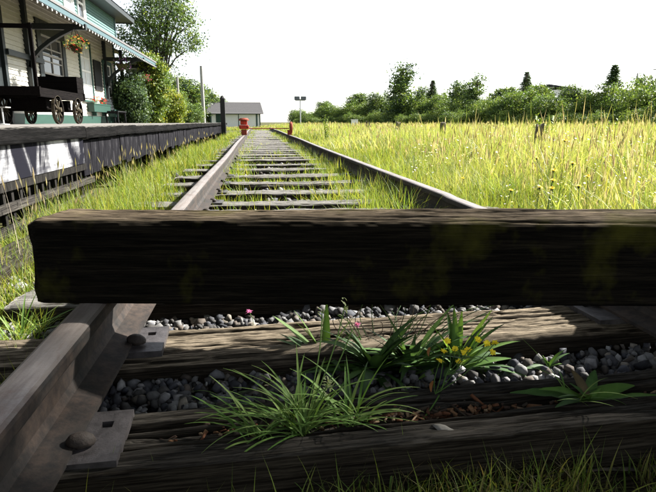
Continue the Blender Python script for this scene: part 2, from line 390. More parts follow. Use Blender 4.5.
for k, y in enumerate(tie_y):
    near = k < 14
    if k == 0:
        cl = [(.17+.095, .25, .55, .045, .013), (.17+.06, -.2, .5, .02, .006), (.17+.125, .1, .9, .016, .005), (.17+.03, .5, .6, .012, .005), (.17+.085, -.25, .35, .03, .008), (.17+.102, .32, .3, .035, .016)]
        me = timber('timber', 2.45, .20, .17, 520, 3, .014, .003, 16, .024, cl, .004, 14, 90); mt = M['tie_rotten']
    elif k == 1:
        cl = [(.17+.05, -.1, .9, .014, .004), (.17+.11, .4, .7, .016, .005), (.17+.16, -.3, .8, .012, .004), (.17+.19, .1, .8, .014, .005)]
        me = timber('timber', 2.45, .225, .17, 520, 5, .03, .0035, 22, .016, cl, .004, 14, 90); mt = M['tie_bleached']
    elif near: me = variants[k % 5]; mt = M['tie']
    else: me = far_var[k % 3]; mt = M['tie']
    dz = random.uniform(-.008, .004) if k > 1 else 0; rz = random.uniform(-.012, .012)
    dx = random.uniform(-.05, .05) if k > 1 else 0
    if near:
        t = empty('railway_tie', (XC+dx, y, dz), rz if k > 1 else (.04 if k == 0 else .045))
        t_m = mobj('timber', me, mt, t)
        for sd in (-1, 1):
            p = make_plate(t, 0, sd, y); p.location.x = -dx
    else:
        t = mobj('railway_tie', me, mt); t.location = (XC+dx, y, dz); t.rotation_euler = (0, 0, rz)
    if k == 0: tag(t, 'dark rotten railway tie split lengthwise with wood chips in its cracks', 'railway tie')
    elif k == 1: tag(t, 'bleached grey railway tie lying right under the loose square beam', 'railway tie')
    elif k == 2: tag(t, 'weathered tie directly behind the loose beam, its end beside the grass', 'railway tie', 'ties under the track')
    else:
        lab = 'grey weathered tie on the track past the red wheel stops' if y > 17.2 else 'weathered grey railway tie, number %s past the loose beam' % NUM[k-2] if k-2 < len(NUM) else 'weathered grey tie shortly before the red wheel stops'
        tag(t, lab, 'railway tie', 'ties under the track')

# rails
def rail_mesh(y0, y1):
    pr = [(-.070, 0), (.070, 0), (.070, .010), (.018, .024), (.009, .040), (.009, .098), (.034, .108), (.036, .113), (.036, .130), (.033, .136), (.026, .1395), (.012, .141), (-.012, .141),
          (-.026, .1395), (-.033, .136), (-.036, .130), (-.036, .113), (-.034, .108), (-.009, .098), (-.009, .040), (-.018, .024), (-.070, .010)]
    ys = np.concatenate([np.linspace(y0, 6, 60), np.linspace(6.5, y1, 60)]); b = MB(); n = len(pr); vs = []; fs = []
    for j, y in enumerate(ys):
        wx = .006*math.sin(y*.35)+.004*math.sin(y*.9+1) if y > 3 else 0; wz = .006*math.sin(y*.5+.7) if y > 3 else 0
        for x, z in pr: vs.append((x+wx, y, z+wz))
    for j in range(len(ys)-1):
        for k in range(n): fs.append((j*n+k, j*n+(k+1) % n, (j+1)*n+(k+1) % n, (j+1)*n+k)[::-1])
    fs += [tuple(range(n)), tuple(range((len(ys)-1)*n, len(ys)*n))[::-1]]
    return b.add(vs, fs)
for x, lab in ((XL, 'rusty steel rail on the platform side of the track'), (XR, 'rusty steel rail on the meadow side of the track')):
    o = rail_mesh(-.6, 46).build('steel_rail', M['rail'], bevel=0); o.location = (x, 0, .009); tag(o, lab, 'rail', 'rails of the track')

# the loose square beam laid across the rails
bl = PZ(35, 303, .15); br = PZ(656, 306, .15); dv = Vector(br-bl); dv.z = 0; dv.normalize(); BL = 2.05; BW = .185; BH = .200
cl = [(.20+.02, .1, .9, .02, .008), (.20+.06, -.3, .6, .014, .005), (.20+.12, .3, .6, .016, .005), (.20+.15, -.1, .9, .012, .005)]
bm_ = timber('loose_beam', BL, BW, BH, 460, 71, .018, .0022, 0, .011, cl, .003, 30, 60)
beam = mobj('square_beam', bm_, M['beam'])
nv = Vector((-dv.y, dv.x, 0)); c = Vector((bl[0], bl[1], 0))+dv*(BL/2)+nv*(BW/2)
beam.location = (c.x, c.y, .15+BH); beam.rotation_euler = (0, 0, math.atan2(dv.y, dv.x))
tag(beam, 'dark mossy square timber beam laid across both rails as a barrier', 'beam')

# ------------------------------------------------------------------ gravel
def rocks(pos, size, seed, sub, pal):
    r = np.random.default_rng(seed)
    t = (1+5**.5)/2; iv = np.array([(-1, t, 0), (1, t, 0), (-1, -t, 0), (1, -t, 0), (0, -1, t), (0, 1, t), (0, -1, -t), (0, 1, -t), (t, 0, -1), (t, 0, 1), (-t, 0, -1), (-t, 0, 1)])/math.hypot(1, t)
    itri = np.array([(0, 11, 5), (0, 5, 1), (0, 1, 7), (0, 7, 10), (0, 10, 11), (1, 5, 9), (5, 11, 4), (11, 10, 2), (10, 7, 6), (7, 1, 8), (3, 9, 4), (3, 4, 2), (3, 2, 6), (3, 6, 8), (3, 8, 9), (4, 9, 5), (2, 4, 11), (6, 2, 10), (8, 6, 7), (9, 8, 1)])
    for _ in range(sub):
        nf = []; vl = iv.tolist(); cache = {}
        def mid(a, b):
            k = (min(a, b), max(a, b))
            if k not in cache: m = (np.array(vl[a])+np.array(vl[b])); m /= np.linalg.norm(m); cache[k] = len(vl); vl.append(m.tolist())
            return cache[k]
        for a, b, c in itri:
            x, y, z = mid(a, b), mid(b, c), mid(c, a); nf += [(a, x, z), (b, y, x), (c, z, y), (x, y, z)]
        iv = np.array(vl); itri = np.array(nf)
    N = len(pos); K = 10; bases = []
    for k in range(K):
        v = iv.copy()
        for _ in range(9):
            n = r.normal(size=3); n /= np.linalg.norm(n); dd = r.uniform(.38, .78); e = v@n; v = v-np.outer(np.maximum(e-dd, 0), n)
        bases.append(v*1.35*r.uniform(.80, 1.2, (len(v), 1)))
    bases = np.array(bases)[r.integers(0, K, N)]
    sc = np.stack([r.uniform(.75, 1.35, N), r.uniform(.75, 1.2, N), r.uniform(.5, .9, N)], -1)*np.asarray(size)[:, None]
    bases = bases*sc[:, None, :]
    q = r.normal(size=(N, 4)); q[:, 1:3] *= .45; q /= np.linalg.norm(q, axis=1)[:, None]; a, b, c_, d = q.T
    R = np.stack([1-2*(c_**2+d**2), 2*(b*c_-a*d), 2*(b*d+a*c_), 2*(b*c_+a*d), 1-2*(b**2+d**2), 2*(c_*d-a*b), 2*(b*d-a*c_), 2*(c_*d+a*b), 1-2*(b**2+c_**2)], -1).reshape(N, 3, 3)
    v = np.einsum('nij,nkj->nki', R, bases)+pos[:, None, :]
    nvv = len(iv); f = (itri[None]+(np.arange(N)*nvv)[:, None, None]).reshape(-1, 3)
    pal = np.array(pal); col = pal[r.integers(0, len(pal), N)]*r.uniform(.4, 1.0, (N, 1)); col = np.repeat(col, nvv, 0)
    return v.reshape(-1, 3), f, col
PAL = [(.22, .215, .21), (.34, .335, .33), (.26, .23, .19), (.17, .17, .175), (.10, .10, .11), (.085, .09, .105), (.13, .125, .12), (.11, .09, .075), (.18, .175, .17), (.07, .072, .085), (.14, .12, .10), (.30, .29, .29), (.06, .056, .053), (.08, .08, .09)]
def gravel(n, y0, y1, s0, s1, sub, seed, x0=-1.05, x1=1.55):
    r = np.random.default_rng(seed); p = np.stack([r.uniform(x0, x1, n), r.uniform(y0, y1, n), r.uniform(-.10, -.055, n)], -1)
    p[:, 2] += .012*lat_noise(p[:, 0]*4, p[:, 1]*4, 5)
    ty = np.array(tie_y); dist = np.abs(p[:, 1:2]-ty[None]-.04*(p[:, 0:1]-XC)*(ty[None] < 1.6)).min(1); p = p[dist > .10]
    return rocks(p, r.uniform(s0, s1, len(p))*r.choice([.7, 1, 1, 1.25], len(p)), seed, sub, PAL)
parts = [gravel(11000, .93, 1.75, .006, .016, 0, 1), gravel(8000, 1.6, 4.2, .009, .021, 0, 2), gravel(9000, 4, 14, .014, .03, 0, 3, -1.1, 1.6), gravel(7000, 14, 44, .02, .045, 0, 4, -1.1, 1.6)]
off = 0; V_, F_, C_ = [], [], []
for v, f, c in parts: V_.append(v); F_.append(f+off); C_.append(c); off += len(v)
tag(mobj('gravel', fast_mesh('gravel', np.concatenate(V_), np.concatenate(F_), np.concatenate(C_)), M['gravel']), 'grey crushed stone ballast between the ties', 'gravel', kind='stuff')

# ------------------------------------------------------------------ grass blades
def blades(xy, z, h, wd, bend, col, seed, segs=2, tipcol=None, phi=None, wprof=None):
    r = np.random.default_rng(seed); N = len(xy)
    if phi is None: phi = r.uniform(0, 2*math.pi, N)
    dx, dy = np.cos(phi), np.sin(phi); sx, sy = -dy, dx
    tw = r.uniform(-1, 1, N); sx, sy = sx*np.cos(tw)-sy*np.sin(tw), sx*np.sin(tw)+sy*np.cos(tw)
    V = np.zeros((N, 2*segs+1, 3)); C = np.zeros((N, 2*segs+1, 3))
    tip = col*1.15 if tipcol is None else tipcol
    for k in range(segs+1):
        t = k/segs
        up = h*(t-.45*bend*t*t); hz = h*bend*(t**1.7)*.9
        cx, cy, cz = xy[:, 0]+dx*hz, xy[:, 1]+dy*hz, z+up
        ww = wd*(1-t**1.6)*.5*(.75+.5*math.sin(math.pi*min(1, t*1.2+.15)))
        cc = col*(1-t)+tip*t
        if k == segs: V[:, -1] = np.stack([cx, cy, cz], -1); C[:, -1] = cc
        else:
            V[:, 2*k] = np.stack([cx-sx*ww, cy-sy*ww, cz], -1); V[:, 2*k+1] = np.stack([cx+sx*ww, cy+sy*ww, cz], -1)
            C[:, 2*k] = cc; C[:, 2*k+1] = cc
    tri = []
    for k in range(segs-1): tri += [(2*k, 2*k+1, 2*k+3), (2*k, 2*k+3, 2*k+2)]
    tri.append((2*segs-2, 2*segs-1, 2*segs)); tri = np.array(tri); nv_ = 2*segs+1
    f = (tri[None]+(np.arange(N)*nv_)[:, None, None]).reshape(-1, 3)
    return V.reshape(-1, 3), f, C.reshape(-1, 3)
def merge(parts):
    off = 0; a, b, c = [], [], []
    for v, f, k in parts: a.append(v); b.append(f+off); c.append(k); off += len(v)
    return np.concatenate(a), np.concatenate(b), np.concatenate(c)
def stuff(name, parts, mat, label, cat):
    v, f, c = merge(parts); return tag(mobj(name, fast_mesh(name, v, f, c), mat), label, cat, kind='stuff')
def pick(pal, n, r, var=.25): pal = np.array(pal); return pal[r.integers(0, len(pal), n)]*r.uniform(1-var, 1+var, (n, 1))
def heads(p, L, wd, col, seed, lean):
    """crossed spindle seed heads at points p (N,3) pointing up with lean (N,2)"""
    N = len(p); d = np.concatenate([lean, np.ones((N, 1))], 1); d /= np.linalg.norm(d, axis=1)[:, None]
    r = np.random.default_rng(seed); a = r.uniform(0, math.pi, N); V = np.zeros((N, 8, 3))
    for q in range(2):
        s = np.stack([np.cos(a+q*1.57), np.sin(a+q*1.57), 0*a], -1)*(wd*.5)[:, None]
        V[:, q*4] = p; V[:, q*4+1] = p+d*(L*.4)[:, None]+s; V[:, q*4+2] = p+d*L[:, None]; V[:, q*4+3] = p+d*(L*.4)[:, None]-s
    tri = np.array([(0, 1, 2), (0, 2, 3), (4, 5, 6), (4, 6, 7)]); f = (tri[None]+(np.arange(N)*8)[:, None, None]).reshape(-1, 3)
    return V.reshape(-1, 3), f, np.repeat(col, 8, 0)

GREEN = [(.13, .20, .03), (.17, .23, .04), (.22, .25, .05), (.10, .17, .03), (.26, .26, .07)]
YELL = [(.30, .34, .11), (.34, .35, .14), (.26, .32, .09), (.40, .39, .21), (.22, .29, .08)]
TAN = [(.36, .33, .22), (.40, .34, .27), (.33, .31, .18), (.42, .39, .31)]
def polar(n, d0, d1, a0, a1, r, k=1.0):
    u = r.uniform(0, 1, n); D = d0*(d1/d0)**(u**k); a = np.radians(r.uniform(a0, a1, n)); return np.stack([D*np.sin(a), D*np.cos(a)], -1), D
def patch(xy, s, seed): return lat_noise(xy[:, 0]*s+31, xy[:, 1]*s+17, seed)

# meadow on the right of the track
def meadow():
    out = []; r = np.random.default_rng(11)
    xy, D = polar(330000, 1.6, 90, -14, 62, r)
    keep = (xy[:, 0] > 1.42+.12*patch(xy, 3, 2)) | ((xy[:, 1] > 46) & (xy[:, 0] > -14)); keep &= ~((xy[:, 1] < 1.75) & (xy[:, 0] < 1.75))
    xy, D = xy[keep], D[keep]; n = len(xy)
    edge = np.clip((xy[:, 0]-1.35)/1.6, 0, 1)
    h = (.22+.34*edge)*r.uniform(.5, 1.15, n)*(1+.4*patch(xy, .55, 3)+.15*patch(xy, 2.2, 6))+.03*np.clip(D/30, 0, 1)
    p = patch(xy, .35, 4)+.5*patch(xy, 1.3, 5); g = pick(GREEN, n, r); y = pick(YELL, n, r)
    mixf = np.clip(.42+.5*p+.25*np.clip(D/18, 0, 1)-.45*(1-edge), 0, 1)[:, None]; col = g*(1-mixf)+y*mixf
    wd = .0042*np.maximum(1, D/2.6)**.82*r.uniform(.6, 1.4, n)
    nearm = D < 5
    out.append(blades(xy[nearm], GZ-.02, h[nearm], wd[nearm], r.uniform(.05, .7, nearm.sum()), col[nearm], 1, 4))
    m = ~nearm; out.append(blades(xy[m], GZ-.02, h[m], wd[m], r.uniform(.05, .6, m.sum()), col[m], 2, 2))
    # coarse clumps of broader, taller grass
    cs, Dc = polar(900, 2.3, 40, 5, 58, r); k = cs[:, 0] > 1.8; cs, Dc = cs[k], Dc[k]; per = 36; c0 = np.repeat(cs, per, 0); D2 = np.repeat(Dc, per); n = len(c0)
    hc = np.repeat(r.uniform(.34, .84, len(cs))*np.clip(.5+.35*(cs[:, 0]-1.5), .5, 1), per); pc = np.repeat(pick(GREEN+YELL+[(.14, .19, .05)], len(cs), r, .25), per, 0)*r.uniform(.8, 1.2, (n, 1))
    out.append(blades(c0+r.normal(size=(n, 2))*.07*np.maximum(1, D2/6)[:, None]**.6, GZ-.02, hc*r.uniform(.5, 1.1, n), .0075*np.maximum(1, D2/4)**.8*r.uniform(.5, 1.4, n), r.uniform(.1, .9, n), pc, 31, 4))
    # scattered very tall thin stalks breaking the skyline
    xy, D = polar(380, 5, 26, 16, 40, r); k = (xy[:, 0] > 2.4) & (patch(xy, .35, 61) > .05); xy = xy[k]; n = len(xy); D = D[k]; phi = r.uniform(0, 6.28, n); h = r.uniform(.7, 1.02, n); bd = r.uniform(.03, .25, n); tn = pick(TAN+YELL, n, r)
    out.append(blades(xy, GZ-.02, h, .004*np.maximum(1, D/4)**.7, bd, tn, 35, 3, phi=phi))
    tip = np.stack([xy[:, 0]+np.cos(phi)*h*bd*.6, xy[:, 1]+np.sin(phi)*h*bd*.6, GZ-.02+h*(.76-.28*bd)], -1); out.append(heads(tip, h*r.uniform(.15, .25, n), .006*np.maximum(1, D/5)**.6, tn, 36, np.stack([np.cos(phi), np.sin(phi)], -1)*bd[:, None]*1.6))
    # flowering stalks with tan seed heads
    xy, D = polar(13000, 2.2, 80, -14, 60, r); k = (xy[:, 0] > 1.9) | (xy[:, 1] > 46); xy, D = xy[k], D[k]
    k = r.uniform(0, 1, len(xy)) < .40+.6*patch(xy, .6, 8)+.3*np.clip((D-4)/6, 0, 1); xy, D = xy[k], D[k]; n = len(xy)
    h = r.uniform(.42, .76, n)*(1+.15*patch(xy, .5, 3))*np.clip(.55+.3*(xy[:, 0]-1.5), .5, 1); wd = .0022*np.maximum(1, D/3)**.85
    phi = r.uniform(0, 6.28, n); bd = r.uniform(.02, .22, n); tan = pick(TAN, n, r)
    out.append(blades(xy, GZ-.02, h, wd*1.4, bd, tan*.8, 3, 2, phi=phi))
    lean = np.stack([np.cos(phi), np.sin(phi)], -1)*bd[:, None]*1.6
    tip = np.stack([xy[:, 0]+np.cos(phi)*h*bd*.6, xy[:, 1]+np.sin(phi)*h*bd*.6, GZ-.02+h*(.78-.28*bd)], -1)
    out.append(heads(tip, h*r.uniform(.12, .25, n), wd*r.uniform(3, 6, n), tan, 5, lean))
    return out
stuff('meadow_grass', meadow(), M['grass'], 'tall yellow green meadow grass with tan seed heads beside the track', 'grass')
# little white flowers in the meadow, by the rail
def whites():
    r = np.random.default_rng(15); xy, D = polar(2600, 2.2, 22, 16, 52, r); k = (xy[:, 0] > 1.55) & (patch(xy, .9, 12) > -.15); xy, D = xy[k], D[k]
    n = len(xy); edge = np.clip((xy[:, 0]-1.35)/1.6, 0, 1); z = GZ+(.2+.34*edge)*r.uniform(.6, 1.0, n)
    s = .0062*np.maximum(1, D/4)**.8*r.uniform(.6, 1.5, n); V = np.zeros((n, 6, 3)); a0 = r.uniform(0, 6, n)
    for q in range(6):
        V[:, q] = np.stack([xy[:, 0]+s*np.cos(a0+q*1.047), xy[:, 1]+s*np.sin(a0+q*1.047)*.8, z+s*.5*np.sin(a0*3+q*1.047)], -1)
    tri = np.array([(0, 1, 2), (0, 2, 3), (0, 3, 4), (0, 4, 5)]); f = (tri[None]+(np.arange(n)*6)[:, None, None]).reshape(-1, 3)
    return [(V.reshape(-1, 3), f, np.repeat(pick([(.75, .75, .70), (.8, .78, .75)], n, r, .08), 6, 0))]
stuff('small_white_flowers', whites(), M['petal'], 'tiny white flowers scattered through the meadow grass', 'flowers')

# weeds between the platform and the track, between the ties, and along the beam
def track_weeds():
    out = []; r = np.random.default_rng(21)
    # strip by the platform
    n = 46000; y = 1.9*(30/1.9)**r.uniform(0, 1, n); x = -1.32+r.beta(1.1, 1.5, n)*.98; xy = np.stack([x, y], -1)
    k = (r.uniform(0, 1, n) < np.clip(.55+.8*patch(xy, 1.4, 30)-.55*np.clip((x+.75)/.4, 0, 1), 0.03, 1)) & ~((x > -.9) & (np.abs(y[:, None]-np.array(tie_y)[None]).min(1) < .09) & (r.uniform(0, 1, n) < .85))
    xy = xy[k]; n = len(xy); D = xy[:, 1]; h = r.uniform(.09, .27, n)*(1+.6*patch(xy, 1.1, 31)); h *= np.where(xy[:, 0] > -.7, .65, 1.1)
    out.append(blades(xy, -.11, h, .0038*np.maximum(1, D/3)**.8*r.uniform(.6, 1.5, n), r.uniform(.1, .8, n), pick(GREEN, n, r)*1.05, 6, 3))
    # tall stems by the platform face
    n = 150; y = 2.3*(16/2.3)**r.uniform(0, 1, n); xy = np.stack([r.uniform(-1.32, -1.05, n), y], -1); h = r.uniform(.22, .5, n); phi = r.uniform(0, 6.28, n); bd = r.uniform(.02, .3, n); tn = pick(TAN+GREEN, n, r)
    out.append(blades(xy, -.11, h, .003*np.maximum(1, y/4)**.7, bd, tn, 7, 3, phi=phi))
    tip = np.stack([xy[:, 0]+np.cos(phi)*h*bd*.7, xy[:, 1]+np.sin(phi)*h*bd*.7, -.11+h*(.85-.35*bd)], -1)
    out.append(heads(tip, h*.17, .010*np.maximum(1, y/5)**.7, pick(TAN, n, r), 8, np.stack([np.cos(phi), np.sin(phi)], -1)*bd[:, None]*1.5))
    # tufts between the ties
    def tufts(cs, per, hh, spread, seed, wd=.0042, segs=4):
        rr = np.random.default_rng(seed); cs = np.array(cs); m = len(cs)*per; c0 = np.repeat(cs, per, 0)
        xy = c0[:, :2]+rr.normal(size=(m, 2))*spread; h = hh*rr.uniform(.4, 1.15, m)*c0[:, 2]
        out.append(blades(xy, -.10, h, wd*np.maximum(1, xy[:, 1]/4)**.8*rr.uniform(.6, 1.4, m), rr.uniform(.1, .95, m), pick(GREEN, m, rr)*1.12, seed, segs))
    tufts([(*PZ(px, py, -.1)[:2], s) for px, py, s in [(385, 205, 1.0), (400, 196, 1.2), (372, 190, .9), (350, 200, .7), (392, 185, 1.0), (360, 178, .8), (405, 207, 1.0), (340, 188, .6), (415, 200, 1.1)]], 150, .30, .085, 41, .0055)
    tufts([(*PZ(px, py, -.1)[:2], s) for px, py, s in [(300, 192, .7), (285, 200, .6), (275, 186, .6), (320, 180, .6), (345, 170, .8), (375, 172, .8), (235, 176, .7), (232, 170, .8), (262, 168, .5), (215, 205, .6), (300, 176, .5), (330, 207, .5), (268, 208, .5)]], 90, .20, .075, 42, .005)
    c = [];
    for _ in range(210):
        yy = 3.6*(40/3.6)**random.random(); xx = random.choice([random.uniform(-.2, 1.0), random.uniform(.6, 1.0), random.uniform(-.35, -.15)]); c.append((xx, yy, random.uniform(.4, 1)))
    tufts(c, 34, .25, .09, 43, .005, segs=2)
    tufts([(.55, 2.95, .8), (.70, 3.05, 1), (.85, 3.15, 1.1), (.92, 3.3, 1), (.62, 3.25, .8), (.78, 3.6, 1), (.95, 3.65, 1.1), (.45, 3.1, .6), (.88, 3.95, 1), (.7, 4.2, .8), (.98, 4.3, 1), (.5, 4.25, .6), (.9, 4.8, .9), (.8, 5.4, .9), (.95, 6.4, .9)], 130, .30, .08, 44, .005)
    tufts([(-.22, 6.4, 1), (-.25, 6.5, 1), (-.20, 7.2, .9), (-.24, 8.1, .9), (-.15, 5.7, .6), (.1, 3.6, .5), (.25, 3.7, .6), (0, 4.3, .6), (.3, 4.9, .7), (-.1, 3.2, .6), (.15, 5.5, .7), (.45, 5.5, .7), (.3, 6.3, .7), (.6, 6.4, .8)], 60, .27, .07, 45, .005)
    # inner foot of the meadow-side rail
    n = 6500; y = 2.2*(30/2.2)**r.uniform(0, 1, n); xy = np.stack([r.uniform(.78, 1.02, n), y], -1); k = patch(xy, 1.5, 33) > .02; xy = xy[k]; n = len(xy)
    out.append(blades(xy, -.1, r.uniform(.08, .28, n), .004*np.maximum(1, xy[:, 1]/4)**.8, r.uniform(.1, .9, n), pick(GREEN, n, r), 9, 3))
    # outer foot of the meadow-side rail
    n = 12000; y = 1.7*(40/1.7)**r.uniform(0, 1, n); xy = np.stack([r.uniform(1.22, 1.6, n), y], -1)
    out.append(blades(xy, -.11, r.uniform(.07, .21, n), .004*np.maximum(1, y/4)**.8, r.uniform(.1, .8, n), pick(GREEN, n, r), 10, 3))
    return out
stuff('trackside_weeds', track_weeds(), M['grass'], 'green weeds and grass growing between platform, ties and rails', 'weeds')

def near_grass():
    out = []; r = np.random.default_rng(51)
    # strip in front of the rotten tie
    n = 11000; xy = np.stack([r.uniform(-.75, 1.2, n), r.uniform(.45, .865, n)], -1); k = patch(xy, 6, 50)+.6*patch(xy, 15, 57) > -.45; xy = xy[k]; n = len(xy)
    h = r.uniform(.03, .08, n)*(1+.5*patch(xy, 4, 52))*np.clip(.75+.8*(xy[:, 0]+.1), .5, 1.35); pal = GREEN+[(.12, .10, .05), (.2, .16, .07)]
    out.append(blades(xy, GZ+.012, h, .0026*r.uniform(.5, 1.4, n), r.uniform(.2, 1.2, n), pick(pal, n, r, .5)*.7, 11, 4))
    n = 340; xy = np.stack([r.uniform(-.5, 1.1, n)**1, r.uniform(.66, .86, n)], -1); out.append(blades(xy, GZ, r.uniform(.10, .17, n), .0030*r.uniform(.6, 1.5, n), r.uniform(.1, .7, n), pick(GREEN, n, r)*.9, 12, 6))
    # left of the rail, beside the beam end
    n = 3200; xy = np.stack([r.uniform(-.95, -.52, n), r.uniform(1.0, 2.1, n)], -1); k = patch(xy, 5, 53) > -.25; xy = xy[k]; n = len(xy)
    out.append(blades(xy, -.11, r.uniform(.05, .17, n), .0042*r.uniform(.6, 1.5, n), r.uniform(.15, .9, n), pick(GREEN, n, r), 13, 5))
    n = 900; xy = np.stack([r.uniform(-1.35, -.62, n), r.uniform(1.6, 2.8, n)], -1); k = patch(xy, 4, 54) > .0; xy = xy[k]; n = len(xy)
    out.append(blades(xy, -.11, r.uniform(.06, .24, n), .004*r.uniform(.6, 1.5, n), r.uniform(.15, .9, n), pick(GREEN, n, r), 14, 5))
    # a few blades in the ballast
    return out
stuff('foreground_grass', near_grass(), M['grass'], 'short green grass in front of the rotten tie and beside the beam end', 'grass')

# ------------------------------------------------------------------ single plants in the foreground
def leaf(base, phi, L, Wd, rise, droop, col, segs=9, lobes=0, fold=.25, twist=0):
    """one broad leaf strip: (verts, tris, colours)"""
    t = np.linspace(0, 1, segs+1); d = np.array([math.cos(phi), math.sin(phi), 0]); s = np.array([-d[1], d[0], 0])
    ang = rise-droop*t; st = L/segs
    hz = np.concatenate([[0], np.cumsum(np.cos(ang[:-1])*st)]); vz = np.concatenate([[0], np.cumsum(np.sin(ang[:-1])*st)])
    cen = np.array(base)+hz[:, None]*d+vz[:, None]*np.array([0, 0, 1])
    wv = Wd*.5*(np.sin(math.pi*np.clip(t*.93+.05, 0, 1)**.8)**.8)
    if lobes: wv = wv*(.62+.38*np.abs(np.cos(t*lobes*math.pi)))
    nrm = np.stack([-np.sin(ang)*d[0], -np.sin(ang)*d[1], np.cos(ang)], -1)
    sd = s[None]*math.cos(twist)+nrm*math.sin(twist)
    l = cen-sd*wv[:, None]+nrm*(wv*fold)[:, None]; r = cen+sd*wv[:, None]+nrm*(wv*fold)[:, None]
    v = np.stack([l, cen, r], 1).reshape(-1, 3); f = []
    for k in range(segs):
        a = 3*k; f += [(a, a+1, a+4), (a, a+4, a+3), (a+1, a+2, a+5), (a+1, a+5, a+4)]
    c = np.repeat(np.array(col)[None], len(v), 0); c[1::3] *= 1.35; c *= rng.uniform(.85, 1.15, (len(v), 1))
    return v, np.array(f), c
def stem_arr(pts, rad, col, n=5):
    b = MB().tube(pts, rad, n, cap=False); v = np.array([tuple(p) for p in b.v]); f = np.array(b.f); f = np.concatenate([f[:, [0, 1, 2]], f[:, [0, 2, 3]]])
    return v, f, np.repeat(np.array(col)[None], len(v), 0)
def curve(a, b, sag=(0, 0, 0), n=9):
    a, b, sag = map(np.array, (a, b, sag)); return [tuple(a+(b-a)*t+sag*math.sin(math.pi*t)) for t in np.linspace(0, 1, n)]
def pmesh(name, parts, mat, parent=None):
    v, f, c = merge(parts); return mobj(name, fast_mesh(name, v, f, c, smooth=True), mat, parent)
def local(p, base): return tuple(np.array(p)-np.array(base))
DK = (.045, .095, .025); MD = (.08, .16, .03); LT = (.13, .22, .05)

# lance-leaved rosette by the bleached tie
def rosette(px, py, spec, name, label, group=None, zb=-.07):
    b = PZ(px, py, zb); root = empty(name, b)
    for (ph, L, Wd, rise, droop, col, lob) in spec:
        L, Wd = L*1.3, Wd*1.2
        pmesh('leaf', [leaf((0, 0, 0), math.radians(ph), L, Wd, rise, droop, col, 10, lob, .2, random.uniform(-.3, .3))], M['leaf'], root)
    return tag(root, label, 'weed', group)
def fan(n, seed, L0, L1, wd, cols, lob=0, back=14):
    r = random.Random(seed); out = []
    for k in range(n):
        side = r.choice([0, 180]); ph = side+r.uniform(-back, back) if r.random() < .75 else r.uniform(200, 340)
        out.append((ph, r.uniform(L0, L1), wd*r.uniform(.75, 1.25), r.uniform(.15, 1.35), r.uniform(.3, 1.0), r.choice(cols), lob if r.random() < .8 else 0))
    return out
rosette(326, 366, [(172, .155, .019, .95, .35, LT, 0), (165, .135, .017, 1.2, .3, LT, 0), (80, .135, .019, 1.42, .1, MD, 0), (182, .17, .020, .30, .45, DK, 0), (10, .10, .019, .9, .6, MD, 0), (200, .13, .022, .2, .4, DK, 0), (178, .10, .016, 1.3, .5, MD, 0), (-30, .09, .018, .5, .8, DK, 0), (0, .12, .018, 1.25, .4, LT, 0)]+fan(18, 1, .06, .14, .017, [DK, DK, MD]),
        'broadleaf_weed', 'lance leaved green weed at the front edge of the bleached tie')
rosette(374, 374, fan(52, 2, .06, .17, .021, [DK, DK, MD, DK], 3, 22), 'broadleaf_weed', 'dark toothed leafy weed in the gravel, left of the yellow flowers')
rosette(410, 368, fan(44, 5, .06, .17, .018, [DK, DK, MD, (.05, .10, .04)], 2, 22), 'broadleaf_weed', 'dark drooping weed between the toothed weed and the yellow flowers')
rosette(456, 370, [(95, .13, .019, 1.42, .1, MD, 0), (60, .12, .018, 1.35, .2, MD, 0), (110, .12, .018, 1.35, .2, DK, 0)]+fan(40, 3, .06, .15, .018, [MD, DK, DK, LT], 0, 20), 'broadleaf_weed', 'bushy weed at the foot of the yellow flower stems')
rosette(588, 402, [(172, .13, .024, .30, .4, DK, 3), (176, .09, .02, .6, .7, MD, 2), (12, .10, .026, .35, .5, MD, 0), (50, .07, .02, .8, .7, DK, 0), (-5, .13, .018, .2, .3, MD, 3), (200, .08, .018, .4, .6, DK, 0), (95, .06, .018, .9, .6, (.08, .06, .03), 0)]+fan(8, 4, .03, .08, .014, [DK, MD], 2, 20),
        'broadleaf_weed', 'low flat weed rooted in the rotten tie, near the meadow-side rail', zb=-.01)
rosette(548, 368, fan(7, 6, .03, .07, .012, [DK, MD], 0, 20), 'broadleaf_weed', 'tiny seedling weed in the gravel between yellow flowers and meadow-side rail')
# grass tuft rooted in the rotten tie
def tuft(px, py, name, label, n, L0, L1, seed, zb=-.01, wd=.006, bias=None):
    r = np.random.default_rng(seed); b = PZ(px, py, zb); root = empty(name, b); ps = []
    for k in range(n):
        ph = r.uniform(0, 360) if bias is None else r.normal(bias[k % len(bias)], 22)
        ps.append(leaf(tuple(r.normal(size=3)*(.012, .012, .001)), math.radians(ph), r.uniform(L0, L1), wd*r.uniform(.7, 1.3), r.uniform(.35, 1.35), r.uniform(.4, 1.5), tuple(np.array((LT, MD, (.18, .26, .07))[k % 3])*r.uniform(.8, 1.15)), 10, 0, .3))
    pmesh('blade_cluster', ps, M['leaf'], root); return tag(root, label, 'grass tuft'), b
t1, b1 = tuft(300, 432, 'grass_tuft', 'loose tuft of long green grass growing out of the rotten tie', 72, .06, .21, 61, bias=[180, 165, 90, 60, 5, 185, 200, 0, 350, 175])
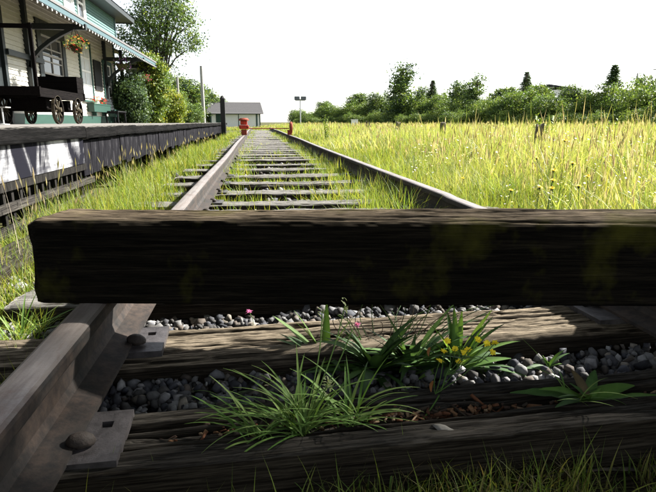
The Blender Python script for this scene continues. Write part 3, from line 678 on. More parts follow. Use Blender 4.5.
# pale seed stalks in that tuft
stk = []
for (tx, ty, dy) in [(327, 384, -.01), (345, 306, .10), (322, 312, .13), (352, 330, .06)]:
    e = PY(tx, ty, b1[1]+dy); stk.append(stem_arr([local(p, b1) for p in curve(b1, e, (.012, 0, .01))], .0013, LT))
pmesh('stalk', stk, M['leaf'], t1)
for (tx, ty, dy, n) in [(327, 386, -.01, 26), (345, 308, .10, 12), (322, 314, .13, 8)]:
    e = local(PY(tx, ty, b1[1]+dy), b1); hd = []
    for k in range(n): hd.append(leaf((e[0]+random.gauss(0, .004), e[1]+random.gauss(0, .004), e[2]+random.gauss(-.004, .009)), random.uniform(0, 6.28), .010, .004, random.uniform(0, 1.3), .6, (.32, .36, .18), 3))
    tag(pmesh('seed_head', hd, M['leaf'], t1), kind='stuff')
tuft(352, 424, 'grass_tuft', 'second tuft of long grass on the rotten tie, left of the wood chips', 38, .05, .19, 66, bias=[180, 0, 10, 170, 90, 345])
tuft(262, 436, 'grass_tuft', 'low sprawling grass tuft on the rotten tie, nearest the rail', 22, .05, .16, 67, bias=[180, 175, 190, 150, 10])
tuft(510, 452, 'grass_tuft', 'small grass tuft at the front face of the rotten tie, by the wood chips', 22, .05, .12, 62, GZ, .004)
tuft(572, 404, 'grass_tuft', 'thin grass shoots rising beside the low flat weed', 9, .10, .20, 63, -.01, .004)
tuft(18, 352, 'grass_tuft', 'thick green grass clump outside the platform-side rail', 60, .10, .22, 64, -.1, .007)
tuft(218, 408, 'grass_tuft', 'few thin dry grass stalks in the gravel beside the rail', 7, .05, .11, 65, -.06, .002)

# yellow flowers on wiry stems in front of the beam
heads_px = [(444, 352), (455, 349), (463, 353), (468, 350), (478, 340), (487, 344), (495, 343), (492, 352), (459, 362), (440, 361), (447, 341)]
base = PZ(418, 425, -.02); fl = empty('yellow_wildflower', base); stems = []
mid = PZ(430, 395, .02); hub = PY(446, 375, base[1]+.10)
stems.append(stem_arr([local(p, base) for p in curve(base, hub, (.01, 0, .0), 10)], .0016, MD))
for k, (x, y) in enumerate(heads_px):
    e = PY(x, y, base[1]+.14+random.uniform(-.03, .05)); a = hub if k % 3 else np.array(hub)*.6+np.array(base)*.4
    stems.append(stem_arr([local(p, base) for p in curve(a, e, (random.uniform(-.008, .012), 0, -.008), 8)], .0010, MD))
    ps = []
    for q in range(9):
        ps.append(leaf((0, 0, 0), q*.698+random.uniform(-.2, .2), .0095*random.uniform(.8, 1.15), .0062, random.uniform(.1, .6), .3, (.80, .66, .03), 3, 0, .1))
    ps.append(stem_arr([(0, 0, -.006), (0, 0, 0)], [.0016, .003], MD, 6))
    h = pmesh('flower_head', ps, M['petal'], fl); h.location = local(e, base); h.rotation_euler = (random.uniform(.0, .9), random.uniform(-.6, .6), 0)
pmesh('stem', stems, M['leaf'], fl); tag(fl, 'cluster of small yellow flowers on wiry stems in front of the beam', 'wildflower')
# wiry stems drooping over the bleached tie
wr = empty('wiry_weed', PZ(395, 352, -.05)); wb = np.array(wr.location); ps = []
for k in range(34):
    x = 330+k*5.2+random.uniform(-4, 4); e = PY(x, random.uniform(300, 322), 1.30+random.uniform(-.03, .12)); a = wb+np.array([(x-410)*.0012, random.uniform(-.05, .05), 0])
    ps.append(stem_arr([local(p, wb) for p in curve(a, e, (random.uniform(-.03, .03), 0, .02), 8)], .0011, random.choice([DK, MD, (.07, .05, .03)])))
pmesh('stem', ps, M['leaf'], wr); tag(wr, 'thin wiry weed stems arching up under the beam', 'weed')
# pink clover heads
for (x, y, yy, lab) in [(357, 325, 1.33, 'tiny pink clover head standing before the bleached tie'), (249, 312, 1.62, 'tiny pink clover head in the gravel behind the bleached tie')]:
    p = PY(x, y, yy); b0 = (p[0]+.01, p[1], -.06); o = empty('clover_flower', b0)
    pmesh('stem', [stem_arr(curve((0, 0, 0), local(p, b0), (.006, 0, 0), 6), .0010, MD)], M['leaf'], o)
    ps = [leaf(local((p[0]+random.gauss(0, .002), p[1]+random.gauss(0, .002), p[2]+random.gauss(0, .002)), b0), random.uniform(0, 6.28), .009, .004, random.uniform(-.3, 1.3), .4, (.55, .16, .34), 3) for _ in range(26)]
    pmesh('flower_head', ps, M['petal'], o); tag(o, lab, 'clover')
# brown dead leaves on stems
for (x, y, yy, s, lab) in [(433, 386, 1.03, .030, 'curled brown dead leaf hanging by the yellow flowers'), (430, 352, 1.15, .026, 'small dry brown leaf caught among the weeds')]:
    p = PY(x, y, yy); o = pmesh('dead_leaf', [leaf((0, 0, 0), 1.9, s, .010, -1.2, .5, (.22, .10, .04), 6, 0, .5)], M['leaf']); o.location = (p[0], p[1], p[2]+.012); tag(o, lab, 'dead leaf')
# chips of rotten wood in the split tie
def chips():
    V, F, C = [], [], []; off = 0
    for k in range(430):
        if k < 250: x = random.gauss(.30, .11)
        else: x = random.gauss(-.05, .05) if k < 300 else random.uniform(-.2, .9)
        px = (x, .966+.04*(x-XC)+random.gauss(0, .011), -.008+random.uniform(-.022, .004)); L, W2, H = random.uniform(.003, .009)*random.choice([1, 1, 1, 2.2]), random.uniform(.0015, .0045), random.uniform(.0006, .002)
        R = Matrix.Rotation(random.gauss(0, .7), 4, 'Z') @ Matrix.Rotation(random.gauss(0, .35), 4, 'Y') @ Matrix.Rotation(random.uniform(0, 3), 4, 'X')
        b = MB().box(-L, L, -W2, W2, -H, H, Matrix.Translation(px) @ R); f = np.array(b.f)
        V.append(np.array([tuple(p) for p in b.v])); F.append(f+off); off += 8
        C.append(np.repeat([random.choice([(.11, .045, .022), (.07, .032, .017), (.15, .08, .04), (.05, .032, .022), (.22, .15, .09), (.04, .03, .02)])], 8, 0))
    return fast_mesh('wood_chips', np.concatenate(V), np.concatenate(F), np.concatenate(C))
tag(mobj('wood_chips', chips(), M['chips']), 'reddish brown rotten wood chips lying in the split of the front tie', 'wood chips', kind='stuff')
for (x, y, s, lab) in [(444, 429, .017, 'flat grey stone on the split tie beside the wood chips'), ]:
    p = PZ(x, y, -.004); v, f, c = rocks(np.array([[0, 0, 0.]]), np.array([s]), 77, 1, [(.17, .16, .14)]); v[:, 2] *= .5; o = mobj('stone', fast_mesh('stone', v, f, c), M['gravel']); o.location = p; tag(o, lab, 'stone')

# yellow dandelion-like flowers standing in the meadow
for k, (x, y, D) in enumerate([(565, 140, 3.4), (573, 163, 2.9), (553, 180, 2.8), (540, 187, 2.7), (552, 188, 2.6), (579, 186, 2.6), (554, 170, 3.0), (511, 190, 3.3), (588, 176, 3.1), (463, 178, 4.6), (537, 158, 3.8)]):
    p = PY(x, y, D); b0 = (p[0]+random.uniform(-.03, .03), p[1]+random.uniform(-.03, .03), GZ-.02); o = empty('yellow_hawkweed', b0)
    pmesh('stem', [stem_arr(curve((0, 0, 0), local(p, b0), (random.uniform(-.02, .02), 0, 0), 8), .0017, (.10, .17, .05))], M['leaf'], o)
    ps = []
    for ring in range(2):
        for q in range(12): ps.append(leaf((0, 0, 0), q*.5236+ring*.26, .017-.005*ring, .007, .15+.4*ring, .3, (.80, .62, .04), 3, 0, .1))
    ps.append(stem_arr([(0, 0, -.014), (0, 0, -.002)], [.004, .007], (.06, .1, .03), 7))
    h = pmesh('flower_head', ps, M['petal'], o); h.location = local(p, b0); h.rotation_euler = (random.uniform(.1, .5), random.uniform(-.3, .3), 0)
    tag(o, 'tall yellow hawkweed flower standing in the meadow grass', 'wildflower', 'yellow flowers in the meadow')
# taller leafy weeds rising over the grass
for k, (x, y, D, lab) in enumerate([(610, 112, 9, 'leafy weed spire rising over the grass before the dark hedge'), (538, 112, 8.5, 'leafy weed spire beside the rotten stump in the meadow'), (550, 116, 9.5, 'short leafy weed spire behind the rotten stump'), (327, 113, 16, 'pale leafy weed spire near the floodlight pole'), (600, 120, 9.6, 'bushy young weed leaning beside the tall weed spire')]):
    p = PY(x, y, D); Hh = p[2]-GZ; o = empty('tall_weed', (p[0], p[1], GZ-.02)); ps = []
    for st in range(3):
        tx, ty = random.uniform(-.12, .12), random.uniform(-.1, .1); hh = Hh*random.uniform(.8, 1.02); ps.append(stem_arr(curve((0, 0, 0), (tx, ty, hh), (0, 0, 0), 6), .004, MD))
        for q in range(26):
            t = .3+.7*q/26; ps.append(leaf((tx*t, ty*t, hh*t), random.uniform(0, 6.28), .11*(1.15-.6*t), .032, .9, .6, tuple(np.array((.17, .24, .05))*random.uniform(.7, 1.15)), 4))
    pmesh('leafy_stem', ps, M['leaf'], o); tag(o, lab, 'weed')

# ------------------------------------------------------------------ platform
EX = -1.42; PT = .535; YEND = 27.0
plat = empty('station_platform', (EX, 4, GZ)); tag(plat, 'raised timber station platform with dark plank face along the track', 'platform')
def pp(mb, name, mat, par=plat, **k):
    o = mb.build(name, mat, par, **k); o.matrix_parent_inverse = Matrix.Translation(-Vector(par.location)) if par.parent is None else Matrix.Identity(4); return o
pp(MB().box(-14, EX-.09, .2, 24, PT-.12, PT-.012).box(-3.6, EX-.09, 24, YEND, PT-.12, PT-.012), 'deck', M['deck'])
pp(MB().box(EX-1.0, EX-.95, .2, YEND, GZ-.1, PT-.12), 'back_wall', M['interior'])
Y1 = PX(84, 150, EX)[1]
# cap timbers, butted end to end
ys = [.2, 1.9, Y1]; 
while ys[-1] < YEND-1: ys.append(ys[-1]+random.uniform(.85, 1.15))
ys[-1] = YEND
for a, b in zip(ys[:-1], ys[1:]):
    L = b-a-.006; me = timber('cap_timber', L, .20, .092, max(12, int(L*30)), int(a*100), .012, .003, 4, .008, wob=.006, n_side=5, n_top=8)
    o = mobj('cap_timber', me, M['cap'], plat); o.location = (EX-.06+random.uniform(-.006, .006)-EX, (a+b)/2-4, PT+random.uniform(-.005, .006)-GZ); o.rotation_euler = (0, 0, math.pi/2)
# near section: peeling white fascia board with painted-in shadow shapes over a lattice
pp(MB().box(EX-.028, EX, .2, Y1-.005, .236, PT-.094), 'fascia_board', M['peel_shadow'])
yy = .6
SL = None
while yy < Y1+.1:
    if SL is None:
        SL = pp(MB().box(-.012, .012, -.016, .016, GZ-.06, .29), 'slat', M['slat']); SL.location = (EX-.045, yy, 0)
    else:
        q = SL.copy(); link(q); q.parent = plat; q.matrix_parent_inverse = SL.matrix_parent_inverse; q.location = (EX-.045+random.uniform(-.004, .004), yy, random.uniform(-.01, .01)); q.rotation_euler = (random.uniform(-.02, .02), 0, 0)
    yy += .118
for z0, z1, nm in ((.058, .108, 'lattice_rail'), (-.075, -.02, 'lattice_rail')): pp(MB().box(EX-.032, EX-.006, .3, Y1+.25, z0, z1), nm, M['fence_rail'])
pp(MB().box(EX-.034, EX-.008, .3, Y1+.05, .18, .232), 'lattice_rail', M['slat'])
# beyond: upright planks hung under the cap, posts in the dark below
y = Y1; pk = 0
PM = [MB().box(-.02, .02, -w_/2+.003, w_/2-.003, .156, PT-.093) for w_ in (.20, .24, .28)]
PMo = [None]*3
while y < YEND-.1:
    i = random.randrange(3); wd = (.20, .24, .28)[i]
    if PMo[i] is None: o = PMo[i] = pp(PM[i], 'plank', M['plank'])
    else: o = PMo[i].copy(); link(o); o.parent = plat; o.matrix_parent_inverse = PMo[i].matrix_parent_inverse
    o.location = (EX-.03+random.uniform(-.006, .006), y+wd/2, random.uniform(-.03, .02)-.0); y += wd
for k in range(14):
    y = Y1+.1+k*1.6
    pp(MB().box(EX-.22, EX-.07, y-.07, y+.07, GZ-.1, PT-.1), 'post', M['slat'])
# leaning old timber lying at the foot of the platform
lt = mobj('old_timber', timber('old_timber', 3.0, .17, .14, 120, 91, .03, .005, 6, .015, wob=.012), M['tie_rotten']); lt.location = (-1.10, 2.6, .0); lt.rotation_euler = (.15, 0, math.pi/2+.03); tag(lt, 'old grey timber lying on the ground along the platform lattice', 'timber')
# black post at the end
p = PX(221, 128, EX+.02)
o = MB().box(-.09, .09, -.09, .09, GZ-.1, PY(221, 99, p[1])[2]).lathe([(.10, 0), (.10, .04), (.05, .12), (.01, .15)], (0, 0, PY(221, 99, p[1])[2]-.01), 8).build('bollard_post', M['black_post']); o.location = (EX+.12, p[1], 0); tag(o, 'black wooden post standing at the end of the platform edge', 'post')

# ------------------------------------------------------------------ station house
WX = -5.8; HY0, HY1 = 6.0, PX(118, 110, WX)[1]; UY1 = PX(114, 20, WX)[1]; EVX = -4.3; EVZ = 3.0; CY1 = PX(159, 67, EVX)[1]
house = empty('station_house', (WX, 14, PT-.012)); tag(house, 'white and teal clapboard railway station house with a canopy over the platform', 'house')
HI = Matrix.Translation(-Vector(house.location))
def hp(mb, name, mat, par=None, **k):
    o = mb.build(name, mat, par or house, **k)
    o.matrix_parent_inverse = HI if par is None else Matrix.Identity(4)
    return o
def wy(px): return PX(px, 100, WX)[1]
def wz(px, py): return PX(px, py, WX)[2]
openings = []  # y0,y1,z0,z1
W1 = (wy(46), wy(66), wz(56, 76), wz(56, 40)); W2 = (wy(83), wy(93), wz(88, 98), wz(88, 46)); W3 = (wy(105), wy(112.5), wz(109, 108), wz(109, 66)); D1 = (8.2, wy(9), PT, wz(5, 17))
U1 = (wy(73), wy(81), 3.95, 5.05); U2 = (wy(86), wy(92), 3.95, 5.05)
def clap(x, y0, y1, z0, z1, ops, name, mat, h=.115, sx=1):
    b = MB(); z = z0
    while z < z1-.01:
        zt = min(z+h, z1); cuts = [y0]; iv = sorted((max(a, y0), min(c, y1)) for a, c, e, g in ops if e < zt-.02 and g > z+.02 and c > y0 and a < y1); cur = y0; segs = []
        for a, c in iv:
            if a > cur: segs.append((cur, a))
            cur = max(cur, c)
        if cur < y1: segs.append((cur, y1))
        for a, c in segs:
            b.add([(x, a, zt), (x, c, zt), (x+.026*sx, c, z), (x+.026*sx, a, z), (x-.06*sx, a, zt), (x-.06*sx, c, zt), (x-.06*sx, c, z), (x-.06*sx, a, z)], [(3, 2, 1, 0), (2, 3, 7, 6), (0, 1, 5, 4), (0, 4, 7, 3), (1, 2, 6, 5)])
        z = zt
    return hp(b, name, mat)
clap(WX, HY0, HY1, PT+.24, 3.75, [W1, W2, W3, D1], 'clapboard_wall', M['white_clap'])
hp(MB().box(WX-.06, WX+.045, D1[1], HY1, PT-.02, PT+.24), 'base_board', M['green_mid'])
clap(WX, HY0, UY1, 3.75, 5.35, [U1, U2], 'upper_wall', M['teal_clap'], .10)
# end walls and dark interior
hp(MB().box(-13, WX-.06, HY1-.12, HY1-.003, PT-.02, 3.75).box(-13, WX-.07, HY0, HY0+.12, PT-.02, 5.3), 'end_wall', M['white_clap'])
hp(MB().box(-13, WX-.06, UY1-.12, UY1-.003, 3.75, 5.35), 'upper_end_wall', M['teal_clap'])
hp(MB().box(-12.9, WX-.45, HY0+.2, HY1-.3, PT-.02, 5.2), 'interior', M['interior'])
hp(MB().box(WX-.03, WX+.05, HY1-.14, HY1+.012, PT+.24, 3.7), 'corner_board', M['green']); hp(MB().box(WX-.03, WX+.05, UY1-.12, UY1+.012, 3.76, 5.3), 'corner_board', M['teal_trim'])
def window(op, fr, mat_glass, cols, rows, casing=.10, reflect_pane=False):
    y0, y1, z0, z1 = op; c = casing
    f = hp(MB().box(WX-.04, WX+.055, y0-c, y0, z0-c, z1+c*1.3).box(WX-.04, WX+.055, y1, y1+c, z0-c, z1+c*1.3).box(WX-.04, WX+.06, y0, y1, z1, z1+c*1.3), 'window', fr)
    b = MB(); s = .045
    b.box(WX-.03, WX+.02, y0, y0+s, z0, z1).box(WX-.03, WX+.02, y1-s, y1, z0, z1).box(WX-.03, WX+.021, y0+s, y1-s, z0, z0+s).box(WX-.03, WX+.021, y0+s, y1-s, z1-s, z1); m_ = (z0+z1)/2
    b.box(WX-.03, WX+.025, y0+s, y1-s, m_-.03, m_+.03)
    for k in range(1, cols): yk = y0+(y1-y0)*k/cols; b.box(WX-.028, WX+.012, yk-.016, yk+.016, z0+s, z1-s)
    for k in range(1, rows):
        if k*2 != rows: zk = z0+(z1-z0)*k/rows; b.box(WX-.027, WX+.010, y0+s, y1-s, zk-.016, zk+.016)
    b.build('sash', M['white'] if fr is not M['darktrim'] else M['greypole'], f)
    for k in range(cols):
        for j in range(rows):
            a, e = y0+(y1-y0)*k/cols, y0+(y1-y0)*(k+1)/cols; g, h = z0+(z1-z0)*j/rows, z0+(z1-z0)*(j+1)/rows
            MB().box(WX-.022, WX-.016, a+.004, e-.004, g+.004, h-.004).build('pane', mat_glass, f)
    MB().box(WX-.05, WX+.11, y0-c-.03, y1+c+.03, z0-c-.04, z0-c+.02).build('sill', fr, f)
    return f
window(W1, M['darktrim'], M['glass'], 2, 3, .28); window(W2, M['green'], M['reflect_pane'], 2, 4); window(W3, M['green'], M['glass'], 2, 4)
window(U1, M['white'], M['reflect_pane'], 1, 2, .08); window(U2, M['white'], M['glass'], 1, 2, .08)
d = hp(MB().box(WX-.05, WX+.07, D1[1]-.12, D1[1]+.02, PT, D1[3]+.2).box(WX-.05, WX+.065, D1[0], D1[1]-.12, D1[3], D1[3]+.2).box(WX-.05, WX-.01, D1[0], D1[1]-.12, PT, D1[3]), 'door', M['darktrim'])
for z0, z1 in ((PT+.25, PT+.95), (PT+1.15, PT+2.0)): MB().box(WX-.012, WX+.012, D1[1]-1.0, D1[1]-.28, z0, z1).build('door_panel', M['darktrim'], d)
MB().lathe([(.03, 0), (.035, .03), (.01, .05)], (WX-.01, D1[1]-1.15, PT+1.0), 10, 'X').build('handle', M['metal'], d)
# notice board between the windows
hp(MB().box(WX+.02, WX+.06, wy(95.5), wy(102.5), wz(99, 91), wz(99, 62)), 'notice_board', M['black'])
# canopy: roof slab, teal fascia, cream soffit
b = MB(); t = .05
def slab(b, x0, z0, x1, z1, y0, y1, th): b.add([(x0, y0, z0), (x1, y0, z1), (x1, y1, z1), (x0, y1, z0), (x0, y0, z0+th), (x1, y0, z1+th), (x1, y1, z1+th), (x0, y1, z0+th)], [(3, 2, 1, 0), (4, 5, 6, 7), (0, 1, 5, 4), (1, 2, 6, 5), (2, 3, 7, 6), (3, 0, 4, 7)]); return b
hp(slab(MB(), EVX+.03, EVZ+.09, WX, 3.78, HY0-.5, CY1, .06), 'canopy_roof', M['shingle']); hp(slab(MB(), EVX-.03, EVZ+.02, WX, 3.74, HY0-.5, CY1-.05, .03), 'soffit', M['cream'])
hp(MB().box(EVX-.03, EVX+.01, HY0-.5, CY1, EVZ-.03, EVZ+.10), 'fascia', M['teal_trim']); hp(slab(MB(), EVX-.03, EVZ-.02, WX, 3.72, CY1, CY1+.035, .14), 'end_fascia', M['teal_trim'])
hp(MB().box(-9.5, WX-.07, HY1+.0, CY1-.06, 3.55, 3.62), 'end_canopy_soffit', M['cream'])
# brackets: wall post, arm, curved brace
for y in (9.2, PX(25, 50, WX)[1], PX(102, 50, WX)[1], CY1-.9):
    z = EVZ-.06; r = hp(MB().beam((WX+.06, y, PT+.5), (WX+.06, y, 3.6), .13, .13, (0, 1, 0)), 'canopy_bracket', M['darktrim'])
    MB().box(WX, EVX+.05, y-.06, y+.06, z-.07, z+.07).build('arm', M['darktrim'], r)
    cv = [(WX+.1+(EVX-.35-WX)*t**1.5, y, z-1.0+.98*t**.8) for t in np.linspace(0, 1, 6)]
    q = MB()
    for a, e in zip(cv[:-1], cv[1:]): q.beam(a, e, .09, .13, (0, 1, 0))
    q.build('brace', M['darktrim'], r)
yb = PX(25, 50, WX)[1]; hp(MB().box(WX+.03, WX+.13, D1[1], yb+.9, wz(25, 60), wz(25, 55)), 'wall_rail', M['darktrim'])
# upper roof
UE = -5.2; UZ = .57+4.43
hp(MB().box(UE-.03, UE+.02, HY0-1, UY1+1.0, UZ-.22, UZ-.02), 'upper_fascia', M['darktrim'])
rb = MB(); y0, y1 = HY0-1, UY1+1.0; ym = (y0+y1)/2; rx = -9.4; rz = UZ+3.2
rb.add([(UE+.05, y0, UZ-.03), (UE+.05, y1, UZ-.03), (-13.6, y1, UZ-.03), (-13.6, y0, UZ-.03), (rx, y0+3, rz), (rx, y1-3, rz)], [(0, 1, 5, 4), (1, 2, 5), (2, 3, 4, 5), (3, 0, 4)])
hp(rb, 'upper_roof', M['shingle']); hp(MB().box(-13.4, UE-.03, y0+.03, y1-.03, UZ-.2, UZ-.04), 'upper_soffit', M['darktrim'])
hp(MB().box(UE-.03, UE+.019, y1-.04, y1+.005, UZ-.22, UZ-.02).box(-13.5, UE-.03, y1-.03, y1+.02, UZ-.23, UZ-.025), 'gable_fascia', M['darktrim'])

# fairy bulbs under the fascia
sl_ = empty('string_lights', (EVX, 14, EVZ)); tag(sl_, 'row of small white light bulbs strung along the canopy edge', 'string lights')
wire = MB().tube([(.02, y-14, -.055-.01*(k % 2)) for k, y in enumerate(np.arange(8.5, CY1, .135))], .005, 4).build('wire', M['black'], sl_)
bm0 = None
for y in np.arange(8.5, CY1-.1, .27):
    if bm0 is None: o = MB().lathe([(.006, .0), (.012, -.012), (.018, -.03), (.016, -.045), (.005, -.055)], n=8).build('bulb', M['bulb'], sl_, smooth=True); bm0 = o.data
    else: o = mobj('bulb', bm0, None, sl_)
    o.location = (.025, y-14, -.06)

# flowers: generic bouquet of leaves and petals
def bouquet(c, rad, nl, nf, lcol, fcols, seed, ls=.06, fs=.05):
    r = random.Random(seed); L, Fl = [], []
    for k in range(nl+nf):
        while True:
            p = [r.uniform(-1, 1) for _ in range(3)]
            if sum(q*q for q in p) < 1: break
        q = [c[i]+p[i]*rad[i] for i in range(3)]
        if k < nl: L.append(leaf(q, r.uniform(0, 6.28), ls*r.uniform(.7, 1.3), ls*.55, r.uniform(-.3, 1), 1, tuple(x*r.uniform(.6, 1.3) for x in lcol), 2))
        else:
            fc = r.choice(fcols)
            for s in range(4): Fl.append(leaf(q, r.uniform(0, 6.28), fs*r.uniform(.7, 1.2), fs*.8, r.uniform(-.4, 1), .5, fc, 2))
    return L, Fl
for (px, py, X, Y, r_, cols, lab) in [(76.5, 45, None, PX(25, 50, WX)[1], .30, [(.5, .05, .04), (.5, .3, .1), (.6, .45, .2), (.3, .05, .05)], 'hanging basket of mixed red and yellow flowers at the first canopy bracket'),
        (121.5, 64, None, PX(102, 50, WX)[1], .36, [(.25, .12, .42), (.4, .25, .55), (.18, .08, .35), (.5, .35, .6)], 'hanging basket of purple flowers at the second canopy bracket'),
        (146, 79, None, CY1-.9, .26, [(.5, .04, .14), (.45, .03, .08), (.5, .12, .25)], 'hanging basket of crimson flowers at the far end of the canopy')]:
    p = PY(px, py, Y-.45); o = empty('hanging_basket', p); top = EVZ-.1-p[2]
    MB().lathe([(.02, -r_*.62), (r_*.4, -r_*.5), (r_*.6, -r_*.1), (r_*.62, 0)], n=12).build('basket', M['wicker'], o, smooth=True)
    MB().tube([(r_*.6, 0, 0), (0, -.08, top)], .008, 4).tube([(-r_*.6, 0, 0), (0, -.08, top)], .008, 4).tube([(0, r_*.6, 0), (0, -.08, top), (0, -.08, top+.12)], .008, 4).build('hanger', M['black'], o)
    L, Fl = bouquet((0, 0, .02), (r_, r_, r_*.75), 240, 60, (.09, .16, .04), cols, int(px)); pmesh('foliage', L, M['leaf'], o); pmesh('blossoms', Fl, M['petal'], o); tag(o, lab, 'hanging basket')
for (op, mat, lab, sd) in [((wy(86), wy(103), wz(94, 112), wz(94, 104)), M['green_mid'], 'green window box of red geraniums under the paned window', 3), ((wy(107), wy(117), wz(112, 117), wz(112, 110)), M['green'], 'small green flower box under the farthest station window', 4)]:
    y0, y1, z0, z1 = op; o = empty('window_box', (WX+.14, (y0+y1)/2, z0)); h = (y1-y0)/2
    MB().box(-.11, .11, -h, h, 0, z1-z0).box(-.125, .125, -h-.015, h+.015, z1-z0-.04, z1-z0+.005).build('box', mat, o)
    for k in (-.6, .6): MB().box(-.10, .06, k*h-.03, k*h+.03, -.14, 0).build('support', mat, o)
    L, Fl = bouquet((0, 0, z1-z0+.1), (.12, h*.95, .17), 150, 42 if sd == 3 else 14, (.08, .17, .05), [(.65, .03, .02), (.7, .06, .04), (.6, .02, .02)], sd); pmesh('foliage', L, M['leaf'], o); pmesh('blossoms', Fl, M['petal'], o); tag(o, lab, 'window box')
# white sign hung under the end of the canopy
p = PY(131.5, 67, CY1-.95); o = MB().box(-.30, .30, -.02, .02, -.20, .20).box(-.25, -.235, -.006, .006, .2, .42).box(.235, .25, -.006, .006, .2, .42).build('hanging_sign', M['white']); o.location = (p[0], CY1-.72, p[2]-.02); tag(o, 'plain white signboard hung under the far end of the canopy', 'sign')
# bench by the wall end
bx, by = -5.35, PX(117, 110, -5.35)[1]; o = empty('bench', (bx, by, PT-.012)); tag(o, 'dark slatted bench standing against the station wall under the canopy', 'bench')
for k in range(3): MB().box(-.2+.14*k, -.08+.14*k, -.7, .7, .42, .455).build('seat_slat', M['black'], o)
for k in range(4): MB().box(-.27-.03*k, -.245-.03*k, -.7, .7, .5+.11*k, .59+.11*k).build('back_slat', M['darktrim'], o)
for s in (-.6, .6): MB().beam((.16, s, 0), (.14, s, .43), .05, .05).beam((-.24, s, 0), (-.36, s, .92), .05, .05).box(-.26, .18, s-.024, s+.024, .36, .415).build('leg_frame', M['black'], o)
# thin metal stand at the frame edge
p = PX(3, 122, -4.6); o = empty('metal_stand', (-4.6, PX(2, 110, -4.6)[1], PT-.012)); MB().tube([(0, 0, 0), (0, 0, .30)], .014, 8).build('leg', M['metal'], o); MB().box(-.11, .11, -.11, .11, .30, .318).build('top', M['greypole'], o); MB().lathe([(.1, 0), (.1, .012), (.02, .02)], n=12).build('foot', M['metal'], o); tag(o, 'small metal pedestal stand on the platform beside the baggage cart', 'stand')

# ------------------------------------------------------------------ baggage cart
cx0, cx1 = -5.35, -4.22; WA, WB = PX(58, 112, -4.25)[1], PX(78, 113, -4.25)[1]; cy0, cy1 = WA-1.0, WB+.5; cz = .66
cart = empty('baggage_cart', ((cx0+cx1)/2, (cy0+cy1)/2, PT)); tag(cart, 'old dark wooden railway baggage cart with four spoked wheels on the platform', 'baggage cart')
lx, ly = (cx1-cx0)/2, (cy1-cy0)/2
for k in range(7):
    a = -lx+2*lx*k/7; MB().box(a+.004, a+2*lx/7-.004, -ly, ly, cz, cz+.045).build('deck_plank', M['cart_wood'], cart)
MB().box(-lx, -lx+.07, -ly+.02, ly-.02, cz-.13, cz-.002).box(lx-.07, lx, -ly+.02, ly-.02, cz-.13, cz-.002).build('side_beam', M['cart_wood'], cart)
for s in (-1, 1): MB().box(-lx-.02, lx+.02, s*ly-.04, s*ly+.04, cz-.1, cz+.06).build('end_beam', M['cart_wood'], cart)
for wyy, r in ((WA, .29), (WB, .29)):
    MB().tube([(-lx+.02, wyy-cart.location.y, r), (lx-.02, wyy-cart.location.y, r)], .03, 8).box(-.35, .35, wyy-cart.location.y-.12, wyy-cart.location.y+.12, r+.03, cz-.13).build('axle', M['cart_wood'], cart)
    for sx in (-1, 1):
        wh = MB().lathe([(r-.045, -.03), (r, -.03), (r, .03), (r-.045, .03), (r-.045, -.03)], n=28, axis='X')
        wh.f = [f for f in wh.f if len(f) == 4]; wo = wh.build('wheel', M['cart_wood'], cart, smooth=False); wo.location = (sx*(lx-.03), wyy-cart.location.y, r)
        tr = MB().lathe([(r+.001, -.031), (r+.009, -.031), (r+.009, .031), (r+.001, .031), (r+.001, -.031)], n=28, axis='X'); tr.f = [f for f in tr.f if len(f) == 4]; tr.build('tyre', M['yellow_spoke'], wo)
        MB().lathe([(.05, -.07), (.06, -.03), (.06, .03), (.04, .08)], n=12, axis='X').build('hub', M['yellow_spoke'], wo)
        for k in range(8):
            a = math.pi*k/4+.2; MB().beam((0, .05*math.cos(a), .05*math.sin(a)), (0, (r-.03)*math.cos(a), (r-.03)*math.sin(a)), .03, .026, (1, 0, 0)).build('spoke', M['yellow_spoke'], wo)
for yy_, h in ((-ly+.1, 1.25), ):
    for k in (-lx+.08, lx-.08): MB().box(k-.03, k+.03, yy_-.03, yy_+.03, cz+.045, cz+h).build('stake', M['cart_wood'], cart)
    MB().box(-lx+.05, lx-.05, yy_-.025, yy_+.025, cz+h-.1, cz+h-.02).build('end_rail', M['cart_wood'], cart)
MB().tube([(-.1, ly, cz-.25), (-.1, ly+.15, .35), (-.1, ly+.2, .1)], .02, 6).build('draw_bar', M['black'], cart)
# crate on the cart
qa, qb = PX(77, 85, -4.36)[1], PX(83.5, 85, -4.36)[1]; hl = (qb-qa)/2
bx = empty('wooden_chest', (-4.83, (qa+qb)/2, PT+cz+.045)); tag(bx, 'dark wooden chest resting on the deck of the baggage cart', 'chest')
for z in (0, .14, .28):
    MB().box(.44, .47, -hl, hl, z+.003, z+.137).build('side_board', M['cart_wood'], bx); MB().box(-.47, -.44, -hl, hl, z+.003, z+.137).build('side_board', M['cart_wood'], bx)
    MB().box(-.438, .438, hl-.03, hl, z+.003, z+.137).build('end_board', M['cart_wood'], bx); MB().box(-.438, .438, -hl, -hl+.03, z+.003, z+.137).build('end_board', M['cart_wood'], bx)
MB().box(-.43, .43, -hl+.04, hl-.04, .36, .39).build('lid', M['cart_wood'], bx)

